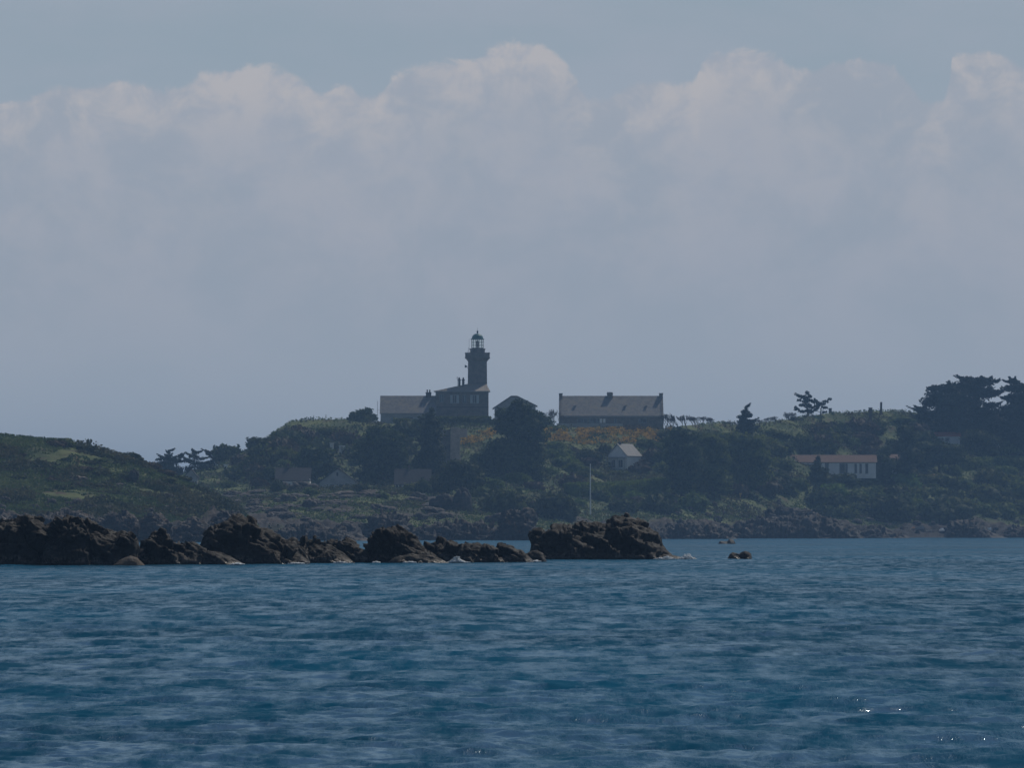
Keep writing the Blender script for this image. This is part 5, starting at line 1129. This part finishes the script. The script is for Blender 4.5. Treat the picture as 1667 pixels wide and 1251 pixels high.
fill(16, 1090, 1290, 742, 812, (20, 38), (.35, .55), ['leaf_light', 'leaf_mid', 'leaf_brown'], 'bush', 'bushes before the wooded slope', 8, avoid=AV)
fill(14, 1430, 1667, 742, 812, (20, 40), (.35, .55), ['leaf_light', 'leaf_mid'], 'bush', 'bushes before the right slope', 9, avoid=AV)
fill(12, 400, 640, 715, 775, (20, 40), (.35, .55), ['leaf_light', 'leaf_mid', 'leaf_brown'], 'bush', 'bushes before the left flank', 10)
# ------------------------------------------------------------------ grass, scrub, gorse: beyond counting
def scatter(name, terr, n, px0, px1, t0, t1, size, mat, seed, hgt=.5, rock_max=.5, patch=None, thr=0.0):
    rg = np.random.default_rng(seed); C = []
    pxr = rg.uniform(px0, px1, n); tr = rg.uniform(t0, t1, n)
    fi = np.interp(pxr, terr.px, np.arange(len(terr.px))); fj = np.interp(tr, terr.t, np.arange(len(terr.t)))
    i = np.minimum(fi.astype(int), len(terr.px) - 2); j = np.minimum(fj.astype(int), len(terr.t) - 2); u, v = fi - i, fj - j
    def b(A): return (A[j, i] * (1 - u) + A[j, i + 1] * u) * (1 - v) + (A[j + 1, i] * (1 - u) + A[j + 1, i + 1] * u) * v
    P = np.stack([b(terr.X), b(terr.D), b(terr.Z)], -1); keep = b(terr.rk) < rock_max
    Pn = P.copy(); Pn[:, 2] = 0
    dn = fbm(Pn * 0.14, 3, seed + 1); keep &= dn > thr
    P = P[keep]; lift = np.clip(dn[keep] - thr, 0, 1)
    P[:, 2] += rg.uniform(0, 1, len(P)) * hgt * (0.25 + lift * 1.2)
    c = P.mean(0); V, Q = leaf_quads(P - c, size, rg=rg, aspect=1.5)
    return tag(link(name, mesh_np(name, V, Q), M[mat], loc=Vector(c)), kind='stuff')
scatter('grass', head, 60000, -60, 430, .25, 1.04, .32, 'grass', 1, .45, .55, thr=-.5)
scatter('scrub', head, 50000, -60, 400, .3, 1.04, .40, 'scrub', 2, 1.2, .5, thr=.05)
scatter('grass', isl, 40000, 300, 1700, .3, 1.03, .40, 'grass', 3, .5, .5, thr=-.5)
scatter('grass', isl, 26000, 330, 1700, .1, .36, .34, 'grass', 23, .5, .6, thr=-.6)
scatter('scrub', isl, 16000, 330, 1700, .08, .36, .36, 'scrub', 24, .8, .95, thr=.12)
scatter('grass', isl, 9000, 1700, 2390, .3, 1.03, .5, 'grass', 13, .6, .5, thr=-.5)
scatter('scrub', isl, 30000, 1700, 2390, .28, 1.0, .6, 'scrub', 14, 1.6, .45, thr=-.05)
scatter('scrub', isl, 120000, 300, 1700, .33, 1.0, .42, 'scrub', 4, .9, .45, thr=.0)
def gorse_field(name, regions, seed):
    rg = np.random.default_rng(seed); C = []
    for (x0, x1, y0a, y1a, y0b, y1b, n) in regions:
        for k in range(n):
            px = rg.uniform(x0, x1); f = (px - x0) / (x1 - x0); py = rg.uniform(y0a * (1 - f) + y0b * f, y1a * (1 - f) + y1b * f)
            if float(fbm(np.array([[px * .06, py * .16, 0.]]), 3, 77)[0]) + rg.uniform(-.35, .35) < -0.12: continue
            g_ = isl.ground(px, py); m = 9
            for q in range(m): C.append((g_.x + rg.normal(0, .35), g_.y + rg.normal(0, .5), g_.z + rg.uniform(0, .75)))
    C = np.array(C); c = C.mean(0); V, Q = leaf_quads(C - c, .36, rg=rg, aspect=1.3)
    return tag(link(name, mesh_np(name, V, Q), M['gorse'], loc=Vector(c)), kind='stuff')
gorse_field('gorse', [(884, 1092, 701, 727, 698, 720, 1700), (745, 806, 712, 728, 700, 714, 260)], 5)

# ------------------------------------------------------------------ tell the repeats apart by size, colour and the landmark they stand by
MARKS = {'lighthouse': (777, 670), 'slate roofed wing': (650, 690), 'long stone house': (995, 690), 'white cottage': (1010, 750), 'flagpole foot': (961, 836), 'white bungalow': (1355, 765), 'small conical conifer': (1213, 700),
         'two skyline pines': (1325, 690), 'small red roofed hut': (1543, 715), 'tall skyline cypresses': (1590, 680), 'white post': (1626, 728), 'yellow beacon': (1646, 825), 'small gorse clump': (1524, 775), 'big twin boulders': (735, 815),
         'whale-backed boulder': (492, 792), 'grey gabled house': (550, 795), 'brown-roofed house': (665, 795), 'hilltop stakes': (520, 685), 'left hollow': (370, 775), 'long clipped hedge': (1040, 800), 'craggy reef rock': (985, 860),
         'domed ridge rock': (395, 850), 'blocky reef rock': (635, 868), 'tall left reef rock': (130, 850), 'pointed headland boulder': (215, 775), 'headland crest': (110, 722), 'hump-backed shore rock': (1300, 850), 'dark domed shore rock': (1570, 856),
         'lone rock in open water': (1204, 900), 'white chimney pair': (548, 730), 'three small cypresses': (310, 760), 'old rubble wall': (741, 740), 'tall dark tree': (1108, 750), 'broad dark tree': (846, 740), 'squat skyline chimneys': (1385, 672), 'far left edge': (0, 800)}
SHADE = {'leaf_dark': 'dark green', 'leaf_mid': 'mid green', 'leaf_light': 'light green', 'leaf_brown': 'brown', 'shore': 'pale grey', 'darkrock': 'dark grey', 'gorse': 'orange'}
byl = {}
for o, px, py, wd, mt in REP:
    k = min(MARKS, key=lambda q: (MARKS[q][0] - px) ** 2 + 2.5 * (MARKS[q][1] - py) ** 2); mx_, my_ = MARKS[k]; dx, dy = px - mx_, py - my_
    dr = ('right of' if dx > 0 else 'left of') if abs(dx) > abs(dy) * 1.3 else ('below' if dy > 0 else 'above')
    dist = math.hypot(dx, dy); near = 'just ' if dist < 24 else ('' if dist < 60 else 'well ')
    noun = 'bush' if 'bush' in o.name else 'stone' if wd < 14 else 'boulder'
    sz_ = ('small', 'middling', 'large')[0 if wd < (30 if noun == 'bush' else 10 if noun == 'stone' else 24) else 1 if wd < (44 if noun == 'bush' else 12 if noun == 'stone' else 34) else 2]
    byl.setdefault(f'{sz_} {SHADE[mt]} {noun} {near}{dr} the {k}', []).append((px, o))
ORD = ['second', 'third', 'fourth', 'fifth', 'sixth', 'seventh', 'eighth', 'ninth', 'tenth', 'eleventh', 'twelfth', 'thirteenth', 'fourteenth', 'fifteenth', 'sixteenth', 'seventeenth', 'eighteenth']
for lb, lst in byl.items():
    lst.sort(key=lambda q: q[0])
    for i, (px, o) in enumerate(lst):
        o['label'] = lb if len(lst) == 1 else lb + (', leftmost such' if i == 0 else ', rightmost such' if i == len(lst) - 1 else f', {ORD[i - 1]} from left')

# ------------------------------------------------------------------ haze over the whole sound
HD = 2.25e-4
hz = MB().box(-5600, 5600, -5600, 5600, -3.2, 62); ho = hz.build('haze', None)
hm = bpy.data.materials.new('sea_haze'); hm.use_nodes = True; t = NT(hm.node_tree)
o_ = t.n('ShaderNodeOutputMaterial'); pv = t.n('ShaderNodeVolumePrincipled'); t.l(pv.outputs[0], o_.inputs['Volume'])
pv.inputs['Color'].default_value = (0.38, 0.62, 0.95, 1); pv.inputs['Density'].default_value = HD; pv.inputs['Anisotropy'].default_value = 0.0
ho.data.materials.append(hm); tag(ho, kind='stuff'); ho.display_type = 'WIRE'
